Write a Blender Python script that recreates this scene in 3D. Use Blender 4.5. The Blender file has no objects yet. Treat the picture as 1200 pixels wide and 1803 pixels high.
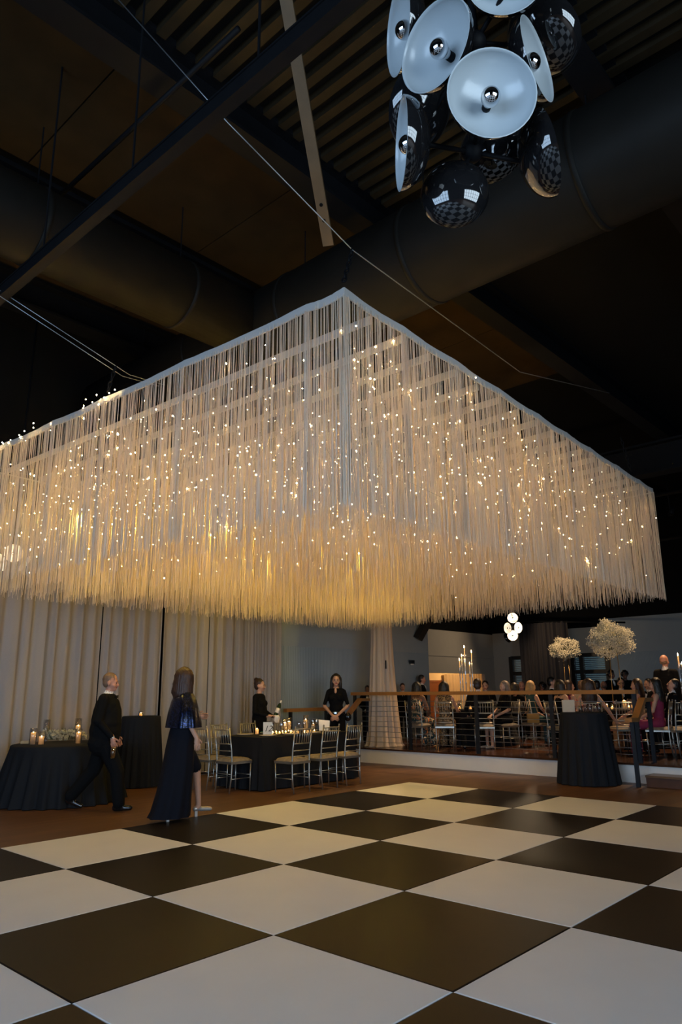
import bpy, math, random
import numpy as np
from mathutils import Vector, Matrix, Quaternion
from mathutils.bvhtree import BVHTree

random.seed(7); rng = np.random.default_rng(7)
SC = bpy.context.scene
C = SC.collection
PI = math.pi

# ------------------------------------------------------------------ camera
CAM_H = 1.45
F_PX, PITCH, ROLL, YAW = 1258.4, 0.24603974, -0.01027704, 0.83222828
cam_d = bpy.data.cameras.new('camera'); cam = bpy.data.objects.new('camera', cam_d); C.objects.link(cam)
cam_d.sensor_fit = 'VERTICAL'; cam_d.sensor_height = 36.0; cam_d.lens = F_PX / 1803 * 36
cam_d.clip_end = 200
cam.matrix_world = Matrix.Translation((0, 0, CAM_H)) @ Matrix.Rotation(PI/2 + PITCH, 4, 'X') @ Matrix.Rotation(ROLL, 4, 'Z')
SC.camera = cam
SC.view_settings.view_transform = 'Standard'; SC.view_settings.look = 'None'
SC.view_settings.gamma = 1.0; SC.view_settings.use_curve_mapping = False
SC.view_settings.exposure = -0.06

# ------------------------------------------------------------------ world and daylight
w = bpy.data.worlds.new('world'); SC.world = w; w.use_nodes = True
w.node_tree.nodes['Background'].inputs[0].default_value = (0.35, 0.5, 0.7, 1)
w.node_tree.nodes['Background'].inputs[1].default_value = 0.02

E1 = Vector((math.cos(YAW), math.sin(YAW), 0)); E2 = Vector((math.sin(YAW), -math.cos(YAW), 0))
def RM(u, v, z=0.0):                       # room axes: u runs to the stage, v along the stage edge
    p = E1*u + E2*v; return Vector((p.x, p.y, z))
_cp, _sp, _cr, _sr = math.cos(PITCH), math.sin(PITCH), math.cos(ROLL), math.sin(ROLL)
def ray(px, py):
    a, b = px - 600, py - 901.5
    x = _cr*a + _sr*b; y = -_sr*a + _cr*b
    X, u = x/F_PX, -y/F_PX
    return Vector((X, _cp - u*_sp, _sp + u*_cp))
def P(px, py, z=0.0):                      # where a sight line meets the level z
    d = ray(px, py); t = (z - CAM_H)/d.z; return Vector((0, 0, CAM_H)) + d*t
def PU(px, py, U):
    d = ray(px, py); t = U/(d.x*E1.x + d.y*E1.y); return Vector((0, 0, CAM_H)) + d*t
def PV(px, py, V):
    d = ray(px, py); t = V/(d.x*E2.x + d.y*E2.y); return Vector((0, 0, CAM_H)) + d*t
ROOM_RZ = YAW                               # local x = e1 after this rotation
ROOM_U0, ROOM_U1, ROOM_V0, ROOM_V1, CEIL = -6.0, 24.0, -14.2, 7.0, 7.5

def area(name, loc, direction, sx, sy, power, color):
    l = bpy.data.lights.new(name, 'AREA'); l.shape = 'RECTANGLE'; l.size = sx; l.size_y = sy
    l.energy = power; l.color = color
    o = bpy.data.objects.new(name, l); C.objects.link(o); o.location = loc
    o.rotation_euler = Vector(direction).to_track_quat('-Z', 'Y').to_euler()
    return o
DAY = (0.50, 0.72, 1.0)
area('added_daylight_right', RM(0.5, 6.85, 2.3), -E2, 7.0, 3.6, 800, (0.66, 0.84, 1.0))  # daylight lamp added out of view at the right side
area('added_daylight_rear', RM(-5.85, -2.0, 2.3), E1, 7.0, 3.6, 680, DAY)  # second added lamp, unseen behind the camera, for cool daylight

# ------------------------------------------------------------------ helpers
class G:
    def __init__(s): s.v = []; s.f = []; s.m = []
    def add(s, verts, faces, m=0):
        o = len(s.v); s.v += [tuple(p) for p in verts]
        s.f += [tuple(i + o for i in f) for f in faces]; s.m += [m]*len(faces); return s
    def box(s, lo, hi, m=0, M=None):
        x0, y0, z0 = lo; x1, y1, z1 = hi
        vs = [Vector(p) for p in ((x0,y0,z0),(x1,y0,z0),(x1,y1,z0),(x0,y1,z0),(x0,y0,z1),(x1,y0,z1),(x1,y1,z1),(x0,y1,z1))]
        if M: vs = [M @ p for p in vs]
        return s.add(vs, [(0,3,2,1),(4,5,6,7),(0,1,5,4),(1,2,6,5),(2,3,7,6),(3,0,4,7)], m)
    def tube(s, pts, r, n=8, m=0, caps=True, flat=1.0):
        pts = [Vector(p) for p in pts]; N = len(pts)
        rs = [r]*N if isinstance(r, (int, float)) else list(r)
        vs = []; prev = None
        for i, p in enumerate(pts):
            t = (pts[min(i+1, N-1)] - pts[max(i-1, 0)])
            t = t.normalized() if t.length > 1e-9 else Vector((0, 0, 1))
            if prev is None:
                a = Vector((0, 0, 1)) if abs(t.z) < .9 else Vector((1, 0, 0))
                u = t.cross(a).normalized()
            else:
                u = (prev - t*prev.dot(t)); u = u.normalized() if u.length > 1e-6 else t.orthogonal().normalized()
            prev = u; w_ = t.cross(u)
            for k in range(n):
                a = 2*PI*k/n; vs.append(p + u*(math.cos(a)*rs[i]) + w_*(math.sin(a)*rs[i]*flat))
        fs = [(i*n+k, i*n+(k+1) % n, (i+1)*n+(k+1) % n, (i+1)*n+k) for i in range(N-1) for k in range(n)]
        if caps: fs += [tuple(range(n-1, -1, -1)), tuple((N-1)*n+k for k in range(n))]
        return s.add(vs, fs, m)
    def lathe(s, prof, n=24, m=0, c=(0, 0, 0), fold=None, caps=False, M=None):
        vs = []
        for j, (r, z) in enumerate(prof):
            for k in range(n):
                a = 2*PI*k/n; rr = r*(fold(a, z) if fold else 1)
                p = Vector((c[0]+rr*math.cos(a), c[1]+rr*math.sin(a), c[2]+z)); vs.append(M @ p if M else p)
        N = len(prof)
        fs = [(i*n+k, i*n+(k+1) % n, (i+1)*n+(k+1) % n, (i+1)*n+k) for i in range(N-1) for k in range(n)]
        if caps: fs += [tuple(range(n-1, -1, -1)), tuple((N-1)*n+k for k in range(n))]
        return s.add(vs, fs, m)
    def ell(s, c, r, m=0, M=None, nu=12, nv=8):
        c = Vector(c); vs = []; fs = []
        rot = M if M else Matrix.Identity(3)
        vs.append(c + rot @ Vector((0, 0, -r[2])))
        for j in range(1, nv):
            b = -PI/2 + PI*j/nv
            for k in range(nu):
                a = 2*PI*k/nu
                vs.append(c + rot @ Vector((r[0]*math.cos(b)*math.cos(a), r[1]*math.cos(b)*math.sin(a), r[2]*math.sin(b))))
        vs.append(c + rot @ Vector((0, 0, r[2]))); top = len(vs)-1
        for k in range(nu): fs.append((0, 1+(k+1) % nu, 1+k))
        for j in range(nv-2):
            for k in range(nu):
                a = 1+j*nu+k; b = 1+j*nu+(k+1) % nu; fs.append((a, b, b+nu, a+nu))
        for k in range(nu): fs.append((top, 1+(nv-2)*nu+k, 1+(nv-2)*nu+(k+1) % nu))
        return s.add(vs, fs, m)
    def cap(s, a, b, ra, rb, m=0, n=10, flat=1.0):           # capsule with a taper
        a, b = Vector(a), Vector(b); d = b - a; L = d.length
        if L < 1e-6: return s.ell(a, (ra, ra, ra), m)
        d /= L; pts = []; rs = []
        for t in (-.96, -.75, -.4, 0): pts.append(a + d*(ra*t)); rs.append(ra*math.sqrt(1-t*t))
        for t in (0, .4, .75, .96): pts.append(b + d*(rb*t)); rs.append(rb*math.sqrt(1-t*t))
        return s.tube(pts, rs, n, m, True, flat)
    def obj(s, name, mats, parent=None, smooth=False, loc=None):
        me = bpy.data.meshes.new(name); me.from_pydata(s.v, [], s.f)
        for mt in (mats if isinstance(mats, (list, tuple)) else [mats]): me.materials.append(mt)
        if isinstance(mats, (list, tuple)) and len(mats) > 1: me.polygons.foreach_set('material_index', s.m)
        if smooth: me.polygons.foreach_set('use_smooth', [True]*len(s.f))
        me.update()
        return link(name, me, parent, loc)
def link(name, me, parent=None, loc=None):
    o = bpy.data.objects.new(name, me); C.objects.link(o)
    if parent: o.parent = parent
    if loc is not None: o.location = loc
    return o
def tag(o, label, cat, group=None, kind=None):
    o['label'] = label; o['category'] = cat
    if group: o['group'] = group
    if kind: o['kind'] = kind
    return o
def thing(name, label, cat, loc=(0, 0, 0), rz=0.0, group=None):
    o = bpy.data.objects.new(name, None); C.objects.link(o); o.empty_display_size = .1
    o.location = loc; o.rotation_euler = (0, 0, rz); return tag(o, label, cat, group)
def struct(name, g, mat, label, cat, smooth=False, loc=None, rz=None):
    o = g.obj(name, mat, None, smooth, loc)
    if rz is not None: o.rotation_euler = (0, 0, rz)
    return tag(o, label, cat, None, 'structure')
def dup(root, loc, rz=None, label=None, group=None, scale=None):
    def cp(o, par):
        c = o.copy(); C.objects.link(c); c.parent = par
        for ch in o.children: cp(ch, c)
        return c
    r = cp(root, None); r.location = loc
    if rz is not None: r.rotation_euler = (0, 0, rz)
    if scale: r.scale = (scale,)*3
    if label: r['label'] = label
    if group: r['group'] = group
    return r

# ------------------------------------------------------------------ materials
MATS = {}
def mat(name, col, rough=.6, metal=0.0, noise=0.0, nscale=40, bump=0.0, bscale=200, emit=None, estr=0, spec=.5, trans=0, sheen=0, stretch=None, coat=0):
    if name in MATS: return MATS[name]
    m = bpy.data.materials.new(name); m.use_nodes = True; nt = m.node_tree; b = nt.nodes['Principled BSDF']
    c = (*col, 1); b.inputs['Base Color'].default_value = c
    b.inputs['Roughness'].default_value = rough; b.inputs['Metallic'].default_value = metal
    b.inputs['Specular IOR Level'].default_value = spec; b.inputs['Transmission Weight'].default_value = trans
    b.inputs['Sheen Weight'].default_value = sheen; b.inputs['Coat Weight'].default_value = coat
    if noise or bump:
        tc = nt.nodes.new('ShaderNodeTexCoord'); mp = nt.nodes.new('ShaderNodeMapping')
        nt.links.new(tc.outputs['Object'], mp.inputs[0])
        if stretch: mp.inputs['Scale'].default_value = stretch
    if noise:
        n = nt.nodes.new('ShaderNodeTexNoise'); n.inputs['Scale'].default_value = nscale; n.inputs['Detail'].default_value = 4
        nt.links.new(mp.outputs[0], n.inputs['Vector'])
        mx = nt.nodes.new('ShaderNodeMix'); mx.data_type = 'RGBA'
        mx.inputs[6].default_value = (*[max(0, x*(1-noise)) for x in col], 1); mx.inputs[7].default_value = (*[min(1, x*(1+noise)) for x in col], 1)
        nt.links.new(n.outputs['Fac'], mx.inputs[0]); nt.links.new(mx.outputs[2], b.inputs['Base Color'])
    if bump:
        n2 = nt.nodes.new('ShaderNodeTexNoise'); n2.inputs['Scale'].default_value = bscale
        nt.links.new(mp.outputs[0], n2.inputs['Vector'])
        bp = nt.nodes.new('ShaderNodeBump'); bp.inputs['Strength'].default_value = bump; bp.inputs['Distance'].default_value = .01
        nt.links.new(n2.outputs['Fac'], bp.inputs['Height']); nt.links.new(bp.outputs[0], b.inputs['Normal'])
    if emit:
        b.inputs['Emission Color'].default_value = (*emit, 1); b.inputs['Emission Strength'].default_value = estr
    MATS[name] = m; return m

def wood_floor(name, c1, c2, rough, plank=.09, length=1.4):
    m = bpy.data.materials.new(name); m.use_nodes = True; nt = m.node_tree; b = nt.nodes['Principled BSDF']
    tc = nt.nodes.new('ShaderNodeTexCoord'); mp = nt.nodes.new('ShaderNodeMapping')
    nt.links.new(tc.outputs['Object'], mp.inputs[0])
    br = nt.nodes.new('ShaderNodeTexBrick'); br.inputs['Scale'].default_value = 1; br.inputs['Brick Width'].default_value = length
    br.inputs['Row Height'].default_value = plank; br.inputs['Mortar Size'].default_value = .0015
    br.inputs['Color1'].default_value = (*c1, 1); br.inputs['Color2'].default_value = (*c2, 1); br.inputs['Mortar'].default_value = (*[x*.35 for x in c2], 1)
    nt.links.new(mp.outputs[0], br.inputs['Vector'])
    mp2 = nt.nodes.new('ShaderNodeMapping'); mp2.inputs['Scale'].default_value = (2, 30, 1); nt.links.new(tc.outputs['Object'], mp2.inputs[0])
    n = nt.nodes.new('ShaderNodeTexNoise'); n.inputs['Scale'].default_value = 2.2; n.inputs['Detail'].default_value = 6
    nt.links.new(mp2.outputs[0], n.inputs['Vector'])
    mx = nt.nodes.new('ShaderNodeMix'); mx.data_type = 'RGBA'; mx.blend_type = 'MULTIPLY'; mx.inputs[0].default_value = .7
    nt.links.new(br.outputs['Color'], mx.inputs[6])
    rp = nt.nodes.new('ShaderNodeValToRGB'); rp.color_ramp.elements[0].color = (.45, .42, .4, 1); rp.color_ramp.elements[1].color = (1.25, 1.2, 1.15, 1)
    nt.links.new(n.outputs['Fac'], rp.inputs[0]); nt.links.new(rp.outputs[0], mx.inputs[7]); nt.links.new(mx.outputs[2], b.inputs['Base Color'])
    b.inputs['Roughness'].default_value = rough
    MATS[name] = m; return m

def cloth_mat(name, col, transl=.25, weave=220, rough=.9, noise=.12):
    m = bpy.data.materials.new(name); m.use_nodes = True; nt = m.node_tree
    b = nt.nodes['Principled BSDF']; out = nt.nodes['Material Output']
    tc = nt.nodes.new('ShaderNodeTexCoord')
    n = nt.nodes.new('ShaderNodeTexNoise'); n.inputs['Scale'].default_value = weave; nt.links.new(tc.outputs['Object'], n.inputs['Vector'])
    mx = nt.nodes.new('ShaderNodeMix'); mx.data_type = 'RGBA'
    mx.inputs[6].default_value = (*[x*(1-noise) for x in col], 1); mx.inputs[7].default_value = (*[min(1, x*(1+noise)) for x in col], 1)
    nt.links.new(n.outputs['Fac'], mx.inputs[0]); nt.links.new(mx.outputs[2], b.inputs['Base Color'])
    b.inputs['Roughness'].default_value = rough; b.inputs['Specular IOR Level'].default_value = .2
    if transl > 0:
        t = nt.nodes.new('ShaderNodeBsdfTranslucent'); nt.links.new(mx.outputs[2], t.inputs['Color'])
        ms = nt.nodes.new('ShaderNodeMixShader'); ms.inputs[0].default_value = transl
        nt.links.new(b.outputs[0], ms.inputs[1]); nt.links.new(t.outputs[0], ms.inputs[2]); nt.links.new(ms.outputs[0], out.inputs['Surface'])
    MATS[name] = m; return m

def thin_glass(name, tint=(.97, .98, 1), gl=.10):
    m = bpy.data.materials.new(name); m.use_nodes = True; nt = m.node_tree; out = nt.nodes['Material Output']
    nt.nodes.remove(nt.nodes['Principled BSDF'])
    t = nt.nodes.new('ShaderNodeBsdfTransparent'); t.inputs[0].default_value = (*tint, 1)
    g = nt.nodes.new('ShaderNodeBsdfGlossy'); g.inputs['Roughness'].default_value = .03
    lw = nt.nodes.new('ShaderNodeLayerWeight'); lw.inputs[0].default_value = .35
    mp = nt.nodes.new('ShaderNodeMath'); mp.operation = 'MULTIPLY_ADD'; mp.inputs[1].default_value = .5; mp.inputs[2].default_value = gl
    nt.links.new(lw.outputs['Facing'], mp.inputs[0])
    ms = nt.nodes.new('ShaderNodeMixShader'); nt.links.new(mp.outputs[0], ms.inputs[0])
    nt.links.new(t.outputs[0], ms.inputs[1]); nt.links.new(g.outputs[0], ms.inputs[2]); nt.links.new(ms.outputs[0], out.inputs['Surface'])
    MATS[name] = m; return m

def emis(name, col, strength):
    m = bpy.data.materials.new(name); m.use_nodes = True; nt = m.node_tree; out = nt.nodes['Material Output']
    nt.nodes.remove(nt.nodes['Principled BSDF'])
    e = nt.nodes.new('ShaderNodeEmission'); e.inputs[0].default_value = (*col, 1); e.inputs[1].default_value = strength
    nt.links.new(e.outputs[0], out.inputs['Surface']); MATS[name] = m; return m

def rib_wall(name, col, scale, upper=None, zsplit=None):
    m = bpy.data.materials.new(name); m.use_nodes = True; nt = m.node_tree; b = nt.nodes['Principled BSDF']
    tc = nt.nodes.new('ShaderNodeTexCoord')
    wv = nt.nodes.new('ShaderNodeTexWave'); wv.wave_type = 'BANDS'; wv.bands_direction = 'X'; wv.inputs['Scale'].default_value = scale
    nt.links.new(tc.outputs['Object'], wv.inputs['Vector'])
    bp = nt.nodes.new('ShaderNodeBump'); bp.inputs['Strength'].default_value = .6; bp.inputs['Distance'].default_value = .012
    nt.links.new(wv.outputs['Fac'], bp.inputs['Height']); nt.links.new(bp.outputs[0], b.inputs['Normal'])
    n = nt.nodes.new('ShaderNodeTexNoise'); n.inputs['Scale'].default_value = 3; nt.links.new(tc.outputs['Object'], n.inputs['Vector'])
    mx = nt.nodes.new('ShaderNodeMix'); mx.data_type = 'RGBA'
    mx.inputs[6].default_value = (*[x*.92 for x in col], 1); mx.inputs[7].default_value = (*[x*1.06 for x in col], 1)
    nt.links.new(n.outputs['Fac'], mx.inputs[0]); nt.links.new(mx.outputs[2], b.inputs['Base Color'])
    b.inputs['Roughness'].default_value = .7; MATS[name] = m; return m

M_FLOOR = wood_floor('hall_oak', (.15, .070, .028), (.10, .046, .018), .45)
M_STAGE = wood_floor('stage_wood', (.07, .028, .014), (.05, .02, .010), .22)
M_WHITE_TILE = mat('white_tile', (.70, .70, .72), .5, noise=.05, nscale=2.5, bump=.02, bscale=8)
M_BLACK_TILE = mat('black_tile', (.012, .009, .007), .40, noise=.35, nscale=3, bump=.02, bscale=8, spec=.10)
M_TRIM = mat('dark_trim', (.012, .011, .010), .4)
M_WALLBLUE = rib_wall('grooved_grey_wall', (.29, .36, .43), 14)
M_WALLUP = mat('plain_grey_wall', (.29, .34, .39), .8, noise=.05, nscale=5)
M_CREAM = mat('cream_wall', (.50, .45, .38), .85, noise=.06, nscale=4)
M_WARM = mat('warm_room_wall', (.75, .62, .42), .8, noise=.04, nscale=4)
M_BLACKWALL = mat('black_paint', (.005, .005, .005), .9, spec=.1, noise=.3, nscale=3)
M_RISER = mat('stage_riser_paint', (.76, .72, .68), .6, noise=.05, nscale=6)
M_DARKSTEEL = mat('dark_steel', (.005, .0055, .007), .6, spec=.12, noise=.3, nscale=6)
M_DUCT = mat('black_duct', (.009, .0085, .0075), .55, noise=.3, nscale=3, bump=.1, bscale=6, spec=.12)
M_CONC = mat('brown_ceiling_panel', (.030, .018, .007), .8, spec=.1, noise=.45, nscale=3, bump=.15, bscale=12)
M_DECK = mat('ribbed_deck', (.022, .015, .007), .6, spec=.2, noise=.4, nscale=5)
M_BEAM = mat('tan_strut', (.10, .062, .027), .6, noise=.3, nscale=8)
M_CABLE = mat('steel_cable', (.35, .37, .4), .35, metal=.9, noise=.1, nscale=50)
M_RAILWOOD = mat('handrail_wood', (.30, .13, .035), .35, noise=.3, nscale=12, stretch=(1, 12, 12))
M_POST = mat('post_metal', (.025, .03, .04), .4, metal=.6, noise=.1, nscale=20)
M_CURTAIN = cloth_mat('taupe_drape', (.33, .305, .30), .12, 160)
M_CURTAIN2 = cloth_mat('column_drape', (.60, .48, .38), .2, 160)
M_DRAPEDARK = cloth_mat('charcoal_drape', (.05, .043, .044), .05, 160)
M_BLACKCLOTH = cloth_mat('black_tablecloth', (.010, .011, .014), 0, 260, .85, .3)
M_SILVER = mat('silver_chair_paint', (.42, .40, .36), .32, metal=.85, noise=.1, nscale=60)
M_SEAT = mat('damask_cushion', (.20, .16, .12), .75, noise=.5, nscale=22)
M_WAX = cloth_mat('candle_wax', (.85, .74, .56), .6, 60, .5, .04)
M_FLAME = emis('candle_flame', (1.0, .55, .20), 800)
M_GLASS = thin_glass('clear_glass')
M_GOBLET = thin_glass('goblet_glass', (.95, .96, 1), .22)
M_WHITEPAPER = mat('white_paper', (.8, .78, .74), .7, noise=.03, nscale=30)
M_WHITELINEN = mat('white_linen', (.78, .78, .78), .85, noise=.05, nscale=40)
M_INK = mat('ink', (.02, .02, .025), .6, noise=.1, nscale=30)
M_BLOSSOM = cloth_mat('gypsophila', (.74, .72, .60), .3, 60, .8, .1)
M_STEMGREEN = mat('green_stem', (.09, .12, .05), .7, noise=.3, nscale=40)
M_GOLD = mat('brass', (.45, .30, .12), .3, metal=.9, noise=.1, nscale=40)
M_CHROME = mat('chrome', (.75, .76, .78), .08, metal=1, noise=.02, nscale=10)
M_DOMEOUT = mat('black_lacquer', (.008, .008, .009), .06, spec=.7, noise=.2, nscale=5, coat=.6)
M_DOMEIN = mat('white_enamel', (.42, .47, .50), .22, noise=.02, nscale=10)

# ------------------------------------------------------------------ setting
def panel(name, a, b, z0, z1, m, label, cat='wall', th=.12, side=1):
    """a wall slab from a to b (room u,v), its visible face on the line a-b"""
    A, B = RM(*a), RM(*b); d = (B - A); L = d.length; rz = math.atan2(d.y, d.x)
    g = G().box((0, 0, z0), (L, th*side, z1))
    return struct(name, g, m, label, cat, loc=(A.x, A.y, 0), rz=rz)

# floor
g = G().box((ROOM_U0, -7.0, -.10), (ROOM_U1, 14.2, 0))
o = struct('floor', g, M_FLOOR, 'brown oak strip floor of the hall around the chequered dance floor', 'floor'); o.rotation_euler = (0, 0, ROOM_RZ)
# left wall: black above, curtains in front of it, grey grooved wall past them
VL = -11.45
panel('wall_left', (ROOM_U0, VL), (10.4, VL), 0, CEIL, M_BLACKWALL, 'dark wall behind the long taupe curtains', side=1)
panel('wall_left_grey', (10.4, VL), (16.0, VL), 0, 2.42, M_WALLBLUE, 'bluish grey grooved wall behind the two servers', side=1)
panel('wall_left_upper', (10.4, VL), (16.0, VL), 2.42, 3.7, M_WALLUP, 'smooth grey upper band of wall above the grooved panelling', side=1)
panel('wall_left_high', (10.4, VL), (16.0, VL), 3.7, CEIL, M_BLACKWALL, 'black upper wall over the grey wall band', side=1)
panel('wall_return', (15.86, VL-.12), (15.86, ROOM_V0-.12), 0, CEIL, M_WALLUP, 'short return wall beside the warm lit alcove', side=1)
# alcove wall with the opening to the warm room
zs = .30
panel('wall_alcove_upper', (15.86, ROOM_V0), (ROOM_U1, ROOM_V0), 2.02, 3.46, M_CREAM, 'cream wall band over the opening to the warm lit room', side=1)
panel('wall_alcove_side', (23.3, ROOM_V0), (ROOM_U1, ROOM_V0), 0, 2.02, M_CREAM, 'cream wall right of the opening to the warm lit room', side=1)
panel('wall_alcove_black', (15.86, ROOM_V0), (ROOM_U1, ROOM_V0), 3.46, CEIL, M_BLACKWALL, 'black upper wall over the cream alcove wall', side=1)
panel('trim_1', (15.9, ROOM_V0+.05), (ROOM_U1-.05, ROOM_V0+.05), 2.58, 2.66, M_CREAM, 'cream moulding along the alcove wall', 'trim', th=.05, side=1)
# back wall
VB = lambda px: (lambda q: q.x*E2.x + q.y*E2.y)(PU(px, 1180, ROOM_U1))
vd0, vd1 = VB(1012), VB(1068)
panel('wall_back_left', (ROOM_U1, ROOM_V0), (ROOM_U1, VB(903)), 0, 3.5, M_CREAM, 'cream back wall left of the dark drape', side=1)
panel('wall_back_middle', (ROOM_U1, VB(903)), (ROOM_U1, vd1+.05), 2.62, 3.5, M_CREAM, 'cream back wall above the glazed doors', side=1)
panel('wall_back_right', (ROOM_U1, vd1+.05), (ROOM_U1, ROOM_V1), 0, 2.62, M_WALLBLUE, 'grey grooved back wall behind the standing man', side=1)
panel('wall_back_right_upper', (ROOM_U1, vd1+.05), (ROOM_U1, ROOM_V1), 2.62, 3.75, M_WALLUP, 'smooth grey band of back wall above the grooved panelling', side=1)
panel('wall_back_black', (ROOM_U1, ROOM_V0), (ROOM_U1, vd1+.05), 3.5, CEIL, M_BLACKWALL, 'black upper back wall above the cream band', side=1)
panel('wall_back_black_right', (ROOM_U1, vd1+.05), (ROOM_U1, ROOM_V1), 3.75, CEIL, M_BLACKWALL, 'black upper back wall above the grey band', side=1)
panel('wall_right', (ROOM_U0, ROOM_V1), (ROOM_U1, ROOM_V1), 0, CEIL, M_BLACKWALL, 'dark side wall holding an added daylight window', side=-1)
panel('wall_rear', (ROOM_U0, ROOM_V0), (ROOM_U0, ROOM_V1), 0, CEIL, M_BLACKWALL, 'dark rear wall behind the photographer', side=-1)
# frames of two windows added out of view, around the daylight lamps
M_FRAME = mat('window_frame_black', (.015, .015, .016), .5, noise=.1, nscale=20)
def added_window(name, center, along, inward, label):
    rz = math.atan2(along.y, along.x)
    r = bpy.data.objects.new(name, None); C.objects.link(r); r.location = center; r.rotation_euler = (0, 0, rz)
    tag(r, label, 'window', None, 'structure')
    s = 1 if Vector((-along.y, along.x, 0)).dot(inward) > 0 else -1
    y0, y1 = sorted((.06*s, .12*s))
    for i in range(8):
        x = -3.5 + i; G().box((x-.05, y0, -1.8), (x+.05, y1, 1.8)).obj('mullion', M_FRAME, r)
    for j in range(4):
        z = -1.8 + j*1.2; G().box((-3.5, y0, z-.04), (3.5, y1, z+.04)).obj('transom', M_FRAME, r)
added_window('unseen_window_1', RM(.5, 6.85, 2.3), E1, -E2, 'tall gridded daylight window added out of view in the side wall')
added_window('unseen_window_2', RM(-5.85, -2.0, 2.3), E2, E1, 'tall gridded daylight window added out of view in the rear wall')

# stage
g = G().box((12.0, -7.0, .0), (ROOM_U1, 14.2, .27)); o = struct('stage_base', g, M_RISER, 'pale painted riser of the low dining platform', 'platform'); o.rotation_euler = (0, 0, ROOM_RZ)
g = G().box((11.96, -7.0, .27), (ROOM_U1, 14.2, .30)); o = struct('stage_floor', g, M_STAGE, 'dark polished wood floor of the raised dining platform', 'floor'); o.rotation_euler = (0, 0, ROOM_RZ)
# warm side room behind the alcove
panel('wall_side_room', (17.0, -16.6), (29.0, -16.6), 0, 3.2, M_WARM, 'warm cream wall of the lit side room', side=1)
panel('wall_side_room_end', (29.0, -16.6), (29.0, ROOM_V0-.12), 0, 3.2, M_WARM, 'end wall of the lit side room', side=1)
panel('wall_side_room_start', (17.0, -16.6), (17.0, ROOM_V0-.12), 0, 3.2, M_WARM, 'start wall of the lit side room', side=-1)
panel('wall_side_room_front', (24.12, ROOM_V0-.12), (29.0, ROOM_V0-.12), 0, 3.2, M_WARM, 'front wall of the lit side room beyond the stage', side=-1)
g = G().box((16.9, 14.2, .2), (29.1, 16.7, .30)); o = struct('floor_side_room', g, M_STAGE, 'wood floor of the lit side room', 'floor'); o.rotation_euler = (0, 0, ROOM_RZ)
g = G().box((16.9, 14.32, 3.2), (29.1, 16.7, 3.3)); o = struct('ceiling_side_room', g, M_WARM, 'ceiling of the lit side room', 'ceiling'); o.rotation_euler = (0, 0, ROOM_RZ)
l = bpy.data.lights.new('side_room_lamp', 'POINT'); l.energy = 90; l.color = (1, .62, .28); l.shadow_soft_size = .15
o = bpy.data.objects.new('side_room_lamp', l); C.objects.link(o); o.location = RM(24.5, -15.2, 2.7)
# ceiling deck with ribs, beams and panels
g = G().box((ROOM_U0, -7.0, CEIL), (ROOM_U1, 14.2, CEIL+.15)); ce = struct('ceiling', g, M_BLACKWALL, 'black high ceiling above the hall', 'ceiling'); ce.rotation_euler = (0, 0, ROOM_RZ)
g = G()
u = -2.0
while u < 6.3:
    g.box((u, -2.0, CEIL-.09), (u+.10, 4.85, CEIL)); u += .22
o = g.obj('deck_rib', M_DECK, ce); o['kind'] = 'stuff'; o['label'] = 'tan ribs of corrugated ceiling deck'
for v0, v1, z in ((-7.4, -5.3, CEIL-.06), (-9.6, -8.3, CEIL-.06)):
    for k in range(6):
        u0 = -2.0 + k*2.4
        G().box((u0+.008, -v1, z), (u0+2.392, -v0, CEIL)).obj('ceiling_panel', M_CONC, ce)
for k, (v, h, wd) in enumerate(((-5.0, .42, .30), (-7.75, .45, .34), (-9.9, .45, .34), (-2.0, .4, .3), (1.2, .4, .3))):
    g = G().box((ROOM_U0+.05, -v-wd/2, CEIL-.06), (ROOM_U1-.05, -v+wd/2, CEIL)); g.box((ROOM_U0+.05, -v-.02, CEIL-h), (ROOM_U1-.05, -v+.02, CEIL-.06)); g.box((ROOM_U0+.05, -v-wd/2, CEIL-h-.04), (ROOM_U1-.05, -v+wd/2, CEIL-h))
    o = g.obj('steel_beam', M_DARKSTEEL, ce)

def between(name, a, b, r, m, label, cat, n=10, group=None, kind=None):
    a, b = Vector(a), Vector(b)
    o = G().tube([b*0, b-a], r, n, 0).obj(name, m, None, True, a); return tag(o, label, cat, group, kind)

# round black ducts with seam collars
def duct(name, a, b, r, label, seams):
    a, b = Vector(a), Vector(b); t = thing(name, label, 'duct', a); d = b - a
    G().tube([Vector(), d*.33, d*.66, d], r, 40).obj('duct_pipe', M_DUCT, t, True)
    for k in range(seams):
        c = d*((k+.5)/seams); n = d.normalized()
        G().tube([c-n*.03, c-n*.025, c+n*.025, c+n*.03], [r, r+.012, r+.012, r], 40, caps=False).obj('seam_collar', M_DUCT, t, True)
        top = Vector((0, 0, CEIL - a.z)); 
        G().tube([c+Vector((0, 0, r)), Vector((c.x, c.y, CEIL-a.z))], .008, 6).obj('hanger_rod', M_DARKSTEEL, t)
duct('air_duct', RM(5.9, 6.6, 6.2), RM(5.9, -10.8, 6.2), .56, 'thick black round air duct crossing behind the dome lamp cluster', 9)
duct('air_duct', RM(-5.5, -6.75, 6.2), RM(5.4, -6.75, 6.2), .42, 'slimmer black round air duct running along the left side of the ceiling', 6)
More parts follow.
